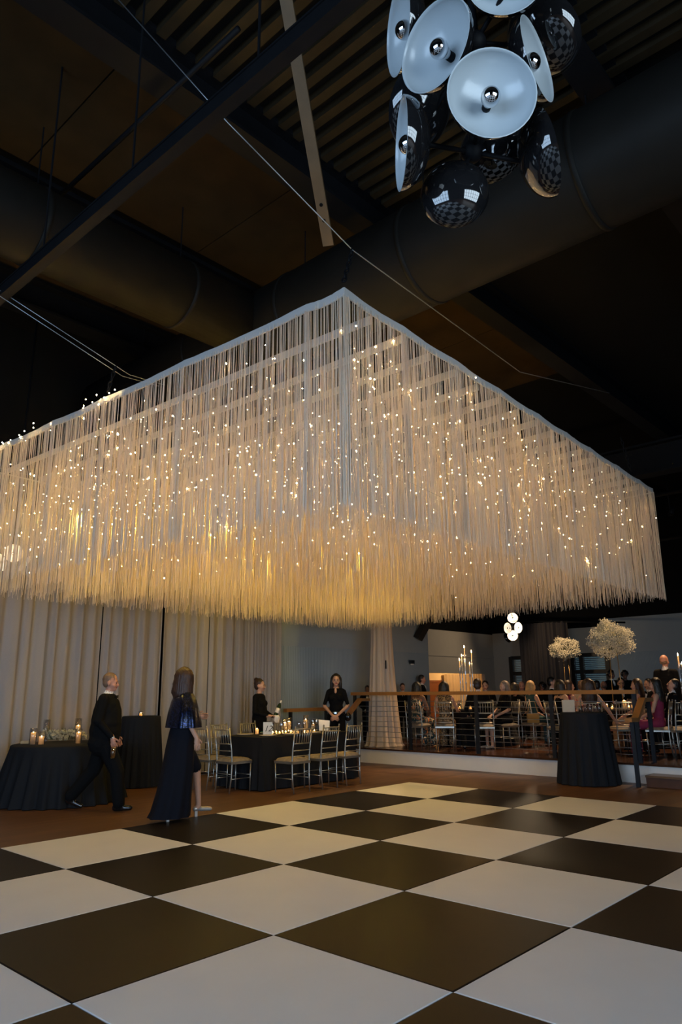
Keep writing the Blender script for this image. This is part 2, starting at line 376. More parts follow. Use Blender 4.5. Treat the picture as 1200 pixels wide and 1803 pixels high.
# riveted girder over the stage
gir = thing('steel_girder', 'riveted dark steel girder high over the stage behind the fringe chandelier', 'beam', RM(13.5, 0, 5.35), ROOM_RZ)
g = G().box((-.02, -6.5, .04), (.02, 11.3, .56)); g.box((-.16, -6.5, 0), (.16, 11.3, .04)); g.box((-.16, -6.5, .56), (.16, 11.3, .60)); g.obj('web_and_flanges', M_DARKSTEEL, gir)
g = G()
for k in range(70):
    for z in (.12, .48): g.ell((-.022, -6.3+k*.25, z), (.012, .02, .02), 0, None, 6, 4)
o = g.obj('rivet', M_DARKSTEEL, gir, True); o['kind'] = 'stuff'
for px0, px1, U, z, r, lab in ((1000, 1200, 16.0, 5.6, .05, 'thin pipe under the riveted girder'), (1000, 1200, 19.0, 5.2, .06, 'pipe far over the stage near the back')):
    a = RM(U, -10.5, z); b = RM(U, 6.8, z); between('ceiling_pipe', a, b, r, M_DARKSTEEL, lab, 'pipe')
# lighting track and sprinkler pipe on the left
a, b = P(-80, 590, 5.3), P(640, -30, 5.3)
dirv = (b-a).normalized(); 
trk = thing('lighting_track', 'straight dark lighting track slung under the ceiling on the left', 'track', a, math.atan2(dirv.y, dirv.x))
L = (b-a).length
G().box((0, -.045, -.06), (L, .045, .06)).obj('channel', M_DARKSTEEL, trk)
G().box((0, -.055, .045), (L, .055, .06)).obj('flange', M_DARKSTEEL, trk)
for k in range(4): G().tube([(L*(k+.4)/4, 0, .06), (L*(k+.4)/4, 0, CEIL-5.3)], .01, 6).obj('hanger_rod', M_DARKSTEEL, trk)
between('sprinkler_pipe', P(100, 350, 6.9), P(420, 50, 6.9), .025, M_DARKSTEEL, 'thin sprinkler pipe above the lighting track', 'pipe')
# diagonal tan strut with bolt holes
a, b = P(578, 432, 5.9), P(497, -40, 7.35)
d = b-a; st = thing('diagonal_strut', 'tan flat diagonal strut with bolt holes below the ceiling deck', 'strut', a)
q = d.to_track_quat('Z', 'Y').to_matrix().to_4x4()
G().box((-.055, -.02, 0), (.055, .02, d.length), 0, q).obj('flat_bar', M_BEAM, st)
for z in (.25, .40): G().lathe([(0.0, -.023), (.018, -.023), (.018, .023), (0.0, .023)], 12, 0, M=q @ Matrix.Translation((0, 0, z)) @ Matrix.Rotation(PI/2, 4, 'X')).obj('bolt_hole', M_BLACKWALL, st)

# ------------------------------------------------------------------ dance floor
TILE = 1.288706; TX, TY = -1.81431403, 5.0745722
df = thing('dance_floor', 'portable dance floor of large black and white chequered panels', 'dance floor')
def tile_mesh(name, m):
    h, b, t = TILE/2-.0018, .006, .03
    g = G(); z0 = .001
    vs = [(-h,-h,z0),(h,-h,z0),(h,h,z0),(-h,h,z0),(-h,-h,t-.003),(h,-h,t-.003),(h,h,t-.003),(-h,h,t-.003),(-h+b,-h+b,t),(h-b,-h+b,t),(h-b,h-b,t),(-h+b,h-b,t)]
    g.add(vs, [(0,3,2,1),(0,1,5,4),(1,2,6,5),(2,3,7,6),(3,0,4,7),(4,5,9,8),(5,6,10,9),(6,7,11,10),(7,4,8,11),(8,9,10,11)])
    me = bpy.data.meshes.new(name); me.from_pydata(g.v, [], g.f); me.materials.append(m); return me
tw, tb = tile_mesh('white_panel', M_WHITE_TILE), tile_mesh('black_panel', M_BLACK_TILE)
for i in range(-6, 5):
    for j in range(-1, 7):
        ci, cj = i+.5, j+.5
        x = (ci*math.cos(YAW) + cj*math.sin(YAW) + TX)*TILE; y = (ci*math.sin(YAW) - cj*math.cos(YAW) + TY)*TILE
        white = (i + j) % 2 == 1
        o = link('white_panel' if white else 'black_panel', tw if white else tb, df, (x, y, 0)); o.rotation_euler = (0, 0, YAW)
def gridpt(i, j): return Vector(((i*math.cos(YAW)+j*math.sin(YAW)+TX)*TILE, (i*math.sin(YAW)-j*math.cos(YAW)+TY)*TILE, 0))
for a, b in ((gridpt(-6, -1), gridpt(5, -1)), (gridpt(5, -1), gridpt(5, 7))):
    d = b-a; rz = math.atan2(d.y, d.x)
    g = G().add([(0,0,.03),(d.length,0,.03),(d.length,.05,.001),(0,.05,.001),(0,0,.001),(d.length,0,.001)], [(0,1,2,3),(0,4,5,1),(0,3,4),(1,5,2),(3,2,5,4)])
    o = g.obj('edge_ramp', M_TRIM, df, False, a); o.rotation_euler = (0, 0, rz)

# ------------------------------------------------------------------ curtains on the left wall
def drape(name, p0, p1, z0, z1, pleats, amp, m, label, group=None, cat='curtain', seed=0, off=.12, nz=10, taper=.25):
    A, B = Vector((p0.x, p0.y, 0)), Vector((p1.x, p1.y, 0)); d = B-A; L = d.length
    nn = Vector((d.y, -d.x, 0)).normalized()            # towards the hall
    r = random.Random(seed); ph = [r.random()*6 for _ in range(5)]
    nx = max(24, int(pleats*12)); vs = []; fs = []
    for j in range(nz+1):
        t = j/nz; z = z1 + (z0-z1)*t
        for i in range(nx+1):
            s = i/nx
            ss = s + .012*math.sin(2*PI*s*2.3+ph[0])*(1+t) 
            wv = math.sin(2*PI*pleats*ss + ph[1]) + .45*math.sin(2*PI*pleats*.53*ss + ph[2] + t*.6) + .25*math.sin(2*PI*pleats*2.1*ss + ph[3])
            a = amp*(1-taper+taper*t)
            p = d*s + nn*(off + a*wv)
            vs.append((p.x, p.y, z - z0))
    for j in range(nz):
        for i in range(nx): k = j*(nx+1)+i; fs.append((k, k+nx+1, k+nx+2, k+1))
    n0 = len(vs)
    vs += [(x-nn.x*.004, y-nn.y*.004, z) for x, y, z in vs]; fs += [tuple(n0+i for i in reversed(f)) for f in fs]
    o = G().add(vs, fs).obj(name, m, None, True, (A.x, A.y, z0)); return tag(o, label, cat, group)
edges = [-1.0, .9, 2.6, 4.1, 5.35, 6.35, 7.55, 8.6, 9.45]
where = ['far outside the left of the view', 'left of the round table', 'behind the end of the round table', 'behind the candles of the round table', 'behind the man in the tuxedo', 'behind the tall cocktail table', 'behind the woman in the navy gown', 'behind the server with the hair bun']
for k in range(8):
    drape('curtain', RM(edges[k]+.01, VL), RM(edges[k+1]-.01, VL), .03, 4.3, 4.2*(edges[k+1]-edges[k]), .038, M_CURTAIN,
          'taupe floor length curtain panel ' + where[k], 'taupe curtain panels on the left wall', seed=k+1, off=.14)
drape('curtain', RM(9.48, VL), RM(10.52, VL), .03, 4.3, 13, .022, M_CURTAIN, 'finely pleated narrow taupe curtain next to the bluish grey wall', 'taupe curtain panels on the left wall', seed=31, off=.10)
o = G().tube([RM(-1.1, VL+.14, 4.33), RM(10.55, VL+.12, 4.33)], .022, 10).obj('curtain_rod', M_DARKSTEEL, None, True); tag(o, 'dark rod carrying the taupe curtains', 'rod')
# white column with a gathered drape, on the stage
cb = P(673, 1314, .3); col = thing('column', 'slim white column wrapped in a flared cream drape on the stage', 'column', cb + Vector((.08, .10, 0)), ROOM_RZ)
G().box((-.13, -.13, 0), (.13, .13, CEIL-.3)).obj('shaft', mat('column_white', (.55, .52, .48), .7, noise=.05, nscale=6), col)
prof = [(.40, .005), (.36, .06), (.335, .3), (.30, .8), (.27, 1.3), (.245, 1.8), (.225, 2.3), (.205, 2.9), (.20, 3.4), (.20, 4.1)]
o = G().lathe(prof, 96, 0, (-.03, .04, 0), fold=lambda a, z: 1 + (.07 + .05*math.exp(-z))*math.sin(13*a+.5*math.sin(z)) + .03*math.sin(29*a+1)).obj('drape', M_CURTAIN2, col, True)
G().tube([(-.17, -.19, 1.62), (-.17, -.19, 1.80)], .014, 6).obj('tieback', M_DARKSTEEL, col)
# dark drape on the back wall
qa, qb = PU(916, 1150, 23.2), PU(1003, 1150, 23.2)
drape('dark_drape', qa, qb, .32, PU(960, 1096, 23.2).z, 11, .05, M_DRAPEDARK, 'charcoal pleated drape hanging at the back behind the lit flower ball', seed=9, off=.0)
o = G().tube([PU(905, 1094, 23.2), PU(1100, 1096, 23.2)], .03, 8).obj('drape_rail', M_DARKSTEEL, None, True); tag(o, 'black truss rail holding the charcoal drape', 'rail')

# glazed doors at the back
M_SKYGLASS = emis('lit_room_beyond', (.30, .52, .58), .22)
M_DOORFRAME = mat('dark_door_frame', (.02, .016, .013), .5, noise=.2, nscale=20)
M_BLIND = mat('blind_slat', (.36, .47, .52), .6, noise=.05, nscale=20)
dw = (vd1 - VB(903)); dc = RM(ROOM_U1, (vd1 + VB(903))/2)
door = bpy.data.objects.new('door_1', None); C.objects.link(door); door.location = (dc.x, dc.y, 0); door.rotation_euler = (0, 0, math.atan2(E2.y, E2.x))
tag(door, 'dark framed glazed doors with transom and pale blinds behind the dining tables', 'door', None, 'structure')
W2 = dw/2 + .05
for x in (-W2, -W2*.5, 0, W2*.32, W2*.5, W2): G().box((x-.07, -.06, .3), (x+.07, .06, 2.62)).obj('jamb', M_DOORFRAME, door)
for z in (.34, 2.02, 2.58): G().box((-W2, -.05, z-.06), (W2, .05, z+.06)).obj('rail', M_DOORFRAME, door)
G().box((-W2, -.012, .4), (W2, -.006, 2.55)).obj('glass_pane', M_GLASS, door)
for k in range(34): G().box((-W2, .12, .42+k*.063), (W2, .135, .42+k*.063+.045)).obj('blind_slat', M_BLIND, door)
G().box((-W2, .3, .3), (W2, .32, 2.62)).obj('bright_room_behind', M_SKYGLASS, door)
# wall sconce and stub beam on the grey wall
q = PV(724, 1166, VL+.07); sc_ = thing('wall_sconce', 'small dark box sconce on the grey wall', 'sconce', q, ROOM_RZ)
G().box((-.07, -.05, -.04), (.07, .02, .05)).obj('shade', M_POST, sc_); G().box((-.04, -.04, -.07), (.04, 0, -.04)).obj('lens', M_WHITEPAPER, sc_)
q0, q1 = PV(735, 1125, VL+.1), PV(748, 1100, VL+.1)
o = G().tube([q0, q1 + Vector((0, 0, .5)) + E2*.4], .13, 4).obj('roof_brace', M_DOORFRAME); tag(o, 'dark timber roof brace stub on the grey wall', 'beam')
# side room drape and door
qa, qb = PV(781, 1200, -16.5), PV(852, 1200, -16.5)
drape('side_room_curtain', qa, qb, .32, PV(800, 1187, -16.5).z, 14, .03, cloth_mat('tan_drape', (.50, .40, .28), .1), 'tan curtain hanging in the warm lit side room', seed=4, off=-.0)
qd = PV(763, 1202, -16.54); dr = bpy.data.objects.new('door_2', None); C.objects.link(dr); dr.location = (qd.x, qd.y, .3); dr.rotation_euler = (0, 0, ROOM_RZ)
tag(dr, 'reddish brown wooden door in the warm lit side room', 'door', None, 'structure')
M_REDDOOR = mat('red_brown_door', (.20, .06, .02), .45, noise=.3, nscale=10, stretch=(6, 6, .8))
hd = qd.z - .3
G().box((-.45, 0, 0), (.45, .05, hd)).obj('door_leaf', M_REDDOOR, dr); G().box((-.53, -.02, 0), (-.45, .06, hd+.08)).obj('door_jamb', M_REDDOOR, dr); G().box((.45, -.02, 0), (.53, .06, hd+.08)).obj('door_jamb', M_REDDOOR, dr)
G().box((-.53, -.02, hd), (.53, .06, hd+.09)).obj('door_head', M_REDDOOR, dr); G().ell((.38, -.05, 1.0), (.03, .04, .03)).obj('door_knob', M_GOLD, dr, True)

# ------------------------------------------------------------------ guard rail
RZTOP = 1.40; RU = 11.99 + .07
rail = thing('guard_rail', 'cable guard rail with orange brown wooden handrail along the stage edge', 'railing', RM(RU, 0, 0), ROOM_RZ)
va = lambda px: (lambda q: q.x*E2.x+q.y*E2.y)(PU(px, 1280, RU))
v0, v1 = va(621), va(1127)
G().box((-.06, -v1, RZTOP-.035), (.06, -v0, RZTOP+.03)).obj('handrail', M_RAILWOOD, rail)
for px in (625, 722, 840, 973, 1121):
    v = va(px); G().box((-.02, -v-.035, .30), (.02, -v+.035, RZTOP-.035)).obj('post', M_POST, rail)
for k in range(9):
    z = .42 + k*.103; G().tube([(0, -v1, z), (0, -v0, z)], .0045, 5).obj('cable', M_CABLE, rail)
def stair(name, v0, v1, label, railv):
    t = thing(name, label, 'stairs', RM(12.0, 0, 0), ROOM_RZ)
    G().box((-.34, -v1, .0), (-.005, -v0, .135)).obj('step_box', mat('step_wood', (.075, .028, .014), .4, noise=.3, nscale=8), t)
    G().box((-.37, -v1, .135), (-.005, -v0, .165)).obj('tread', mat('tread_wood', (.13, .07, .035), .35, noise=.3, nscale=8), t)
def stair_rail(v, label, s=1):
    t = thing('stair_rail', label, 'railing', RM(12.0, v, 0), ROOM_RZ)
    zt, zb_ = 1.27, .98
    M = Matrix.Identity(4)
    G().box((.02, -.055, zt-.03), (.38, .055, zt+.03)).obj('upper_handrail', M_RAILWOOD, t)
    d = Vector((-.36, 0, zb_-zt)); q = d.to_track_quat('X', 'Z').to_matrix().to_4x4()
    G().box((-.02, -.055, -.03), (d.length+.02, .055, .03), 0, Matrix.Translation((.03, 0, zt)) @ q).obj('sloping_handrail', M_RAILWOOD, t)
    G().box((-.62, -.055, zb_-.03), (-.32, .055, zb_+.03)).obj('lower_handrail', M_RAILWOOD, t)
    G().box((.27, -.03, .3), (.31, .03, zt-.03)).obj('post', M_POST, t)
    G().box((-.50, -.03, 0), (-.46, .03, zb_-.03)).obj('post', M_POST, t)
vs_r = va(1127) + .13
stair('stage_steps', vs_r+.02, vs_r+2.4, 'dark wooden steps up to the stage at the right edge', vs_r)
stair_rail(vs_r-.05, 'short stepped wooden stair rail right of the tall black cocktail table')
vl = va(641)-.10
stair('stage_steps', -11.2, vl-.02, 'dark wooden steps up to the stage behind the banquet table', vl)
stair_rail(vl, 'short stepped wooden stair rail below the left end of the guard rail')
t = thing('stair_rail', 'short wooden wall side handrail behind the banquet table', 'railing', RM(10.55, -11.12, 0), ROOM_RZ)
G().box((-.1, -.05, 1.05), (1.28, .05, 1.12)).obj('handrail', M_RAILWOOD, t)
for x in (.05, 1.12): G().box((x-.02, -.04, 0), (x+.02, .04, 1.05)).obj('post', M_POST, t)

# ------------------------------------------------------------------ fringe chandelier
ZT, ZB = 4.5, 2.74
CN, CR = P(605, 506, ZT), P(1148, 860, ZT)
CL, CF = Vector((-5.0, 9.1, ZT)), Vector((.35, 15.75, ZT))
def quad(s, t):                                   # s: near -> right edge, t: towards the left edge
    return (CN*(1-s) + CR*s)*(1-t) + (CL*(1-s) + CF*s)*t
def fringe_mat():
    m = bpy.data.materials.new('fringe_thread'); m.use_nodes = True; nt = m.node_tree; out = nt.nodes['Material Output']
    nt.nodes.remove(nt.nodes['Principled BSDF'])
    d = nt.nodes.new('ShaderNodeBsdfDiffuse'); t = nt.nodes.new('ShaderNodeBsdfTranslucent'); gl = nt.nodes.new('ShaderNodeBsdfGlossy')
    tc = nt.nodes.new('ShaderNodeTexCoord'); n = nt.nodes.new('ShaderNodeTexNoise'); n.inputs['Scale'].default_value = 30
    nt.links.new(tc.outputs['Object'], n.inputs['Vector'])
    mx = nt.nodes.new('ShaderNodeMix'); mx.data_type = 'RGBA'; mx.inputs[6].default_value = (.80, .69, .57, 1); mx.inputs[7].default_value = (.94, .86, .75, 1)
    nt.links.new(n.outputs['Fac'], mx.inputs[0])
    nt.links.new(mx.outputs[2], d.inputs[0]); nt.links.new(mx.outputs[2], t.inputs[0]); gl.inputs['Roughness'].default_value = .35; gl.inputs[0].default_value = (.9, .85, .75, 1)
    a = nt.nodes.new('ShaderNodeMixShader'); a.inputs[0].default_value = .45; nt.links.new(d.outputs[0], a.inputs[1]); nt.links.new(t.outputs[0], a.inputs[2])
    b = nt.nodes.new('ShaderNodeMixShader'); b.inputs[0].default_value = .06; nt.links.new(a.outputs[0], b.inputs[1]); nt.links.new(gl.outputs[0], b.inputs[2])
    nt.links.new(b.outputs[0], out.inputs['Surface']); return m
M_FRINGE = fringe_mat()
M_BAND = cloth_mat('fringe_header', (.66, .64, .62), .35, 300)
M_BULB = emis('fairy_bulb', (1.0, .62, .22), 280)
ch = thing('fringe_chandelier', 'huge square chandelier of hanging white thread fringe lit by fairy lights', 'chandelier', (CN.x, CN.y, ZB))
O = Vector((CN.x, CN.y, ZB))

def threads(name, fpos, n, zt, zb, rad=.0026, jit=.012, clump=True, ragged=.05):
    """n hanging threads; fpos(u) gives the point on the header for u in 0..1"""
    us = np.sort(rng.random(n)) if clump else (np.arange(n)+.5)/n
    if clump: us = .55*us + .45*(np.arange(n)+.5)/n
    vs = []; fs = []
    for i, u in enumerate(us):
        p = fpos(float(u)) - O
        dx, dy = rng.normal(0, jit, 2); bx, by = rng.normal(0, .012, 2)
        zb_ = zb + abs(rng.normal(0, ragged)) - .02; r = rad*(.7 + .7*rng.random())
        a0 = rng.random()*6.28; base = len(vs)
        for z, ox, oy in ((zt, dx, dy), (zt*.55 + zb_*.45, dx + bx*.5 + rng.normal(0, .004), dy + by*.5), (zb_, dx + bx, dy + by)):
            for k in range(3):
                a = a0 + k*2.0944; vs.append((p.x + ox + r*math.cos(a), p.y + oy + r*math.sin(a), z - O.z))
        for j in range(2):
            for k in range(3): fs.append((base+j*3+k, base+j*3+(k+1) % 3, base+j*3+3+(k+1) % 3, base+j*3+3+k))
    o = G().add(vs, fs).obj(name, M_FRINGE, ch); o['kind'] = 'stuff'; return o
def header(fpos, u0, u1, h, name, zoff=0.0, sag=.02, n=10):
    vs = []; fs = []
    for i in range(n+1):
        u = u0 + (u1-u0)*i/n; p = fpos(u) - O; q = fpos(min(1, u+.01)) - fpos(max(0, u-.01)); nn = Vector((q.y, -q.x, 0)).normalized()*.006
        s = -sag*math.sin(PI*i/n) + random.uniform(-.003, .003); zt = ZT - O.z + zoff + s
        for sg, z in ((1, zt), (1, zt-h), (-1, zt-h), (-1, zt)): vs.append((p.x+sg*nn.x, p.y+sg*nn.y, z))
    for i in range(n):
        for k in range(4): a = i*4+k; b = i*4+(k+1) % 4; fs.append((a, b, b+4, a+4))
    fs += [(0, 1, 2, 3), (n*4+3, n*4+2, n*4+1, n*4)]
    return G().add(vs, fs).obj(name, M_BAND, ch)
fl = lambda u: quad(0, u); fr = lambda u: quad(u, 0); ff = lambda u: quad(1, u); fb = lambda u: quad(u, 1)
Ll, Lr = (CL-CN).length, (CR-CN).length
# outer faces in panels, cut at the seams
seamL = [0, .058, .30, .50, .66, .83, 1.0]; seamR = [0, .105, .22, .33, .46, .56, .66, .80, .92, 1.0]
DENS = 112
for nm, f, Lf, seams in (('left', fl, Ll, seamL), ('right', fr, Lr, seamR)):
    for a, b in zip(seams[:-1], seams[1:]):
        header(f, a, b, .07, 'header_band')
        threads('fringe_panel', lambda u, a=a, b=b, f=f: f(a + (b-a)*u), int(DENS*Lf*(b-a)), ZT-.06, ZB, .0021)
        # doubled hem where two panels overlap
        threads('fringe_hem', lambda u, a=a, f=f, Lf=Lf: f(a + (u-.3)*.055/Lf if a > 0 else u*.05/Lf), 15, ZT-.06, ZB+random.uniform(0, .12), .0023, jit=.004)
for f, Lf in ((ff, (CF-CR).length), (fb, (CF-CL).length)):
    header(f, 0, 1, .07, 'header_band', n=30); threads('fringe_panel', f, int(60*Lf), ZT-.06, ZB, .0026)
# inner rows, parallel to the left face
NROW = 17
for k in range(1, NROW):
    s = k/NROW; f = lambda u, s=s: quad(s, .012 + u*.976)
    header(f, 0, 1, .075, 'row_band', zoff=-.02, sag=.0, n=8)
    threads('fringe_row', f, int(85*Ll), ZT-.09, ZB + .0, .0023, jit=.02, ragged=.05)
# pipe frame
def pipe(a, b, r=.025, name='frame_pipe'): return G().tube([a-O, b-O], r, 8).obj(name, M_DARKSTEEL, ch, True)
up = Vector((0, 0, -.04)); cc = quad(.5, .5)
ins = lambda p: p + (cc - p).normalized()*.05
for a, b in ((CN, CR), (CR, CF), (CF, CL), (CL, CN)): pipe(ins(a)+up, ins(b)+up)
for s in (.25, .5, .75): pipe(quad(s, .01)+up, quad(s, .99)+up, .02)
# fairy light strands
g = G(); gw = G(); nb = 0
def bulb(p, r):
    p = p - O
    g.add([(p.x+r, p.y, p.z), (p.x-r, p.y, p.z), (p.x, p.y+r, p.z), (p.x, p.y-r, p.z), (p.x, p.y, p.z+r*1.2), (p.x, p.y, p.z-r*1.2)],
          [(0,2,4),(2,1,4),(1,3,4),(3,0,4),(2,0,5),(1,2,5),(3,1,5),(0,3,5)])
for k in range(380):
    q = rng.random()
    if q < .45: s, t = rng.random()**1.6*.5 + .012, rng.random()**.85            # behind the left face
    elif q < .85: s, t = rng.random()**.9, rng.random()**1.7*.45 + .012           # behind the right face
    else: s, t = rng.random(), rng.random()
    c = quad(s, t); lo = ZB + .45 + .5*rng.random(); hi = ZT - .12 - .3*rng.random(); z = hi; pts = []
    if rng.random() < .35: lo = ZB + .1 + .3*rng.random()
    while z > lo:
        x, y = rng.normal(0, .11, 2); p = Vector((c.x+x, c.y+y, z)); pts.append(p - O); bulb(p, .0035 + .005*rng.random()**1.7); z -= .12 + .30*rng.random(); nb += 1
    if len(pts) > 1: gw.tube(pts, .0012, 3, caps=False)
for k in range(60):                                                             # a strand lying along the top edge on the left
    u = .45 + .55*k/60; p = fl(u) + Vector((rng.normal(0, .06), rng.normal(0, .06), rng.normal(-.02, .02))); bulb(p, .007)
o = g.obj('fairy_bulbs', M_BULB, ch); o['kind'] = 'stuff'; o['label'] = 'tiny warm white fairy light bulbs'
o = gw.obj('fairy_wire', mat('fairy_wire', (.25, .2, .1), .4, metal=.6, noise=.1, nscale=30), ch); o['kind'] = 'stuff'
# invented yellow LED cans, added inside the frame for the gold glow
for s_, t_ in ((.28, .62), (.62, .60), (.55, .88), (.85, .75), (.12, .80)):
    c = quad(s_, t_); c.z = 3.75
    led = G(); led.lathe([(.001, .10), (.05, .10), (.055, -.02), (.05, -.02), (.045, .02), (.001, .02)], 16); led.tube([(0, 0, .10), (0, 0, ZT-3.75)], .006, 6)
    o = led.obj('added_led_can', M_DARKSTEEL, ch, True, c - O)
    l = bpy.data.lights.new('added_led_glow', 'POINT'); l.energy = 54; l.color = (1.0, .70, .11); l.shadow_soft_size = .04
    lo_ = bpy.data.objects.new('added_led_glow', l); C.objects.link(lo_); lo_.parent = o; lo_.location = (0, 0, -.09)
# corner chain hoists and tension wires
for n_, (p, q, lab) in enumerate(((CN + Vector((0, 0, .05)), P(620, 440, 4.98), 'black chain hook on the near corner of the fringe chandelier'),
        (quad(0, .495) + Vector((0, 0, .05)), quad(0, .495) + Vector((.05, .05, .36)), 'black chain hook on the left edge of the fringe chandelier'),
        (quad(.87, 0) + Vector((0, 0, .05)), P(1092, 770, 5.1), 'black chain hook near the right corner of the fringe chandelier'))):
    t = thing('chain_hook', lab, 'hook', p); d = q - p; nl = max(4, int(d.length/.06))
    for k in range(nl):
        c = d*((k+.5)/nl); R = d.to_track_quat('Z', 'Y').to_matrix().to_4x4() @ Matrix.Rotation(k*PI/2, 4, 'Z')
        pts = [Matrix.Translation(c) @ R @ Vector((.018*math.cos(a), 0, .036*math.sin(a))) for a in [2*PI*i/10 for i in range(11)]]
        G().tube(pts, .007, 6, caps=False).obj('chain_link', M_DARKSTEEL, t, True)
def wire(pts, lab, r=.0042):
    a = pts[0]; o = G().tube([p-a for p in pts], r, 6).obj('support_wire', M_CABLE, None, True, a); tag(o, lab, 'wire')
wire([P(200, -10, 6.6), P(400, 215, 5.75), P(620, 440, 4.98), P(915, 655, 4.98), P(1072, 692, 5.5)], 'long thin steel wire slanting across the ceiling over the near chandelier corner', .0048)
wire([P(-10, 505, 5.3), P(228, 660, 4.85), P(290, 678, 4.85)], 'upper thin steel wire at the left edge of the chandelier')
wire([P(-10, 515, 5.25), P(215, 662, 4.84), P(280, 680, 4.84)], 'lower thin steel wire at the left edge of the chandelier')

# ------------------------------------------------------------------ dome cluster lamps
RD, DD = .19, .125
def dome_meshes(lit):
    g = G(); n = 40; prof = []
    for j in range(13): a = PI/2*j/12; prof.append((max(RD*math.sin(a), .002), -DD*math.cos(a)))          # outside
    g.lathe(prof, n, 0)
    prof = [(RD, 0.0), (RD-.004, .001)] + [(max((RD-.006)*math.sin(PI/2*(12-j)/12), .002), -(DD-.006)*math.cos(PI/2*(12-j)/12)) for j in range(13)]
    g.lathe(prof, n, 1)
    b = G(); b.tube([(0, 0, -DD+.004), (0, 0, -.085)], .02, 14, 0); b.tube([(0, 0, -.085), (0, 0, -.055)], [.02, .032], 14, 1)
    b.ell((0, 0, -.03), (.042, .042, .042), 2, None, 20, 14)
    return g, b
M_BULBGLASS = mat('frosted_bulb_neck', (.5, .55, .58), .2, noise=.02, nscale=10)
M_LITENAMEL = mat('lit_white_enamel', (.85, .8, .7), .4, emit=(1.0, .84, .62), estr=.62, noise=.02, nscale=10)
def dome_cluster(label, D0, base_px, domes, hubs, lit=False, glow=60, name='dome_lamp_cluster'):
    o0 = ray(*base_px); X = Vector((1, 0, 0)); UPV = Vector((0, -_sp, _cp)); TO = Vector((0, -_cp, -_sp))
    def pt(px, py, dz): d = ray(px, py); return Vector((0, 0, CAM_H)) + d*(D0 - dz)        # depth along the view axis is 1 for ray()
    base = pt(*base_px, 0); t = thing(name, label, 'pendant lamp', base)
    gd, gb = dome_meshes(lit)
    md = bpy.data.meshes.new('dome_shade'); md.from_pydata(gd.v, [], gd.f); md.materials.append(M_DOMEOUT); md.materials.append(M_LITENAMEL if lit else M_DOMEIN)
    md.polygons.foreach_set('material_index', gd.m); md.polygons.foreach_set('use_smooth', [True]*len(gd.f))
    mb = bpy.data.meshes.new('bulb'); mb.from_pydata(gb.v, [], gb.f)
    for m_ in (M_DARKSTEEL, M_BULBGLASS, M_CHROME): mb.materials.append(m_)
    mb.polygons.foreach_set('material_index', gb.m); mb.polygons.foreach_set('use_smooth', [True]*len(gb.f))
    H = [pt(*h) - base for h in hubs]
    for h in H: G().ell(h, (.05, .05, .05), 0, None, 16, 10).obj('hub', M_DARKSTEEL, t, True)
    G().tube([min(H, key=lambda h: h.z), max(H, key=lambda h: h.z), Vector((H[0].x, H[0].y, CEIL - base.z))], .018, 10).obj('stem', M_DARKSTEEL, t, True)
    for px, py, dz, nrm, sc in domes:
        TO = -ray(px, py).normalized(); XR = TO.cross(Vector((0, 0, 1))).normalized()*-1; UPV = TO.cross(XR)
        n = (XR*nrm[0] + UPV*nrm[1] + TO*nrm[2]).normalized(); p = pt(px, py, dz) - base
        o = link('dome_shade', md, t, p); o.rotation_mode = 'QUATERNION'; o.rotation_quaternion = n.to_track_quat('Z', 'Y'); o.scale = (sc,)*3
        link('bulb', mb, o)
        back = p - n*DD*sc; h = min(H, key=lambda h_: (h_-back).length)
        G().tube([h, back + n*.01], .011, 8).obj('arm', M_DARKSTEEL, t, True)
    if lit:
        l = bpy.data.lights.new('lamp_glow', 'POINT'); l.energy = glow; l.color = (1, .74, .46); l.shadow_soft_size = .1
        o = bpy.data.objects.new('lamp_glow', l); C.objects.link(o); o.parent = t; o.location = (0, -.45, -.1)
    return t
dome_cluster('cluster of glossy black dome lamps with white insides hanging at upper right', 3.1, (832, 200),
    [(866, 163, .20, (.26, .46, .85), .97), (764, 80, .06, (-.63, .47, .62), 1.0), (946, 104, -.08, (.97, .24, .20), .98), (706, 254, .05, (-.98, .09, .13), .98),
     (800, 343, -.10, (-.05, -.45, -.9), .80), (962, 270, -.05, (.95, .08, -.26), .98), (700, 52, -.20, (-.95, .15, .26), 1.0), (890, -42, .02, (.12, .60, .78), .9),
     (735, 190, -.32, (-.7, .15, -.7), 1.0), (958, 62, -.34, (.5, .3, -.8), 1.0), (868, 262, -.34, (.35, -.5, -.8), .9)],
    [(830, 268, -.12), (836, 75, -.12)])
dome_cluster('small far cluster of lit white dome lamps beside the charcoal drape', 24.0, (902, 1105),
    [(902, 1088, .1, (0, .2, 1), .9), (893, 1106, .1, (-.75, 0, .65), .95), (912, 1105, .1, (.7, 0, .7), .95), (902, 1119, .1, (0, -.1, 1), .9), (893, 1123, -.2, (-.7, -.4, -.6), .9)],
    [(902, 1104, -.1), (902, 1092, -.1)], lit=True)
dome_cluster('lit dome lamps glowing through the fringe at the left edge', 10.6, (20, 980),
    [(24, 974, .1, (.1, .1, 1), .7), (2, 990, 0, (-.8, -.3, .5), .7), (44, 992, 0, (.8, -.5, .3), .7)], [(22, 984, -.15), (22, 960, -.15)], lit=True, glow=8)

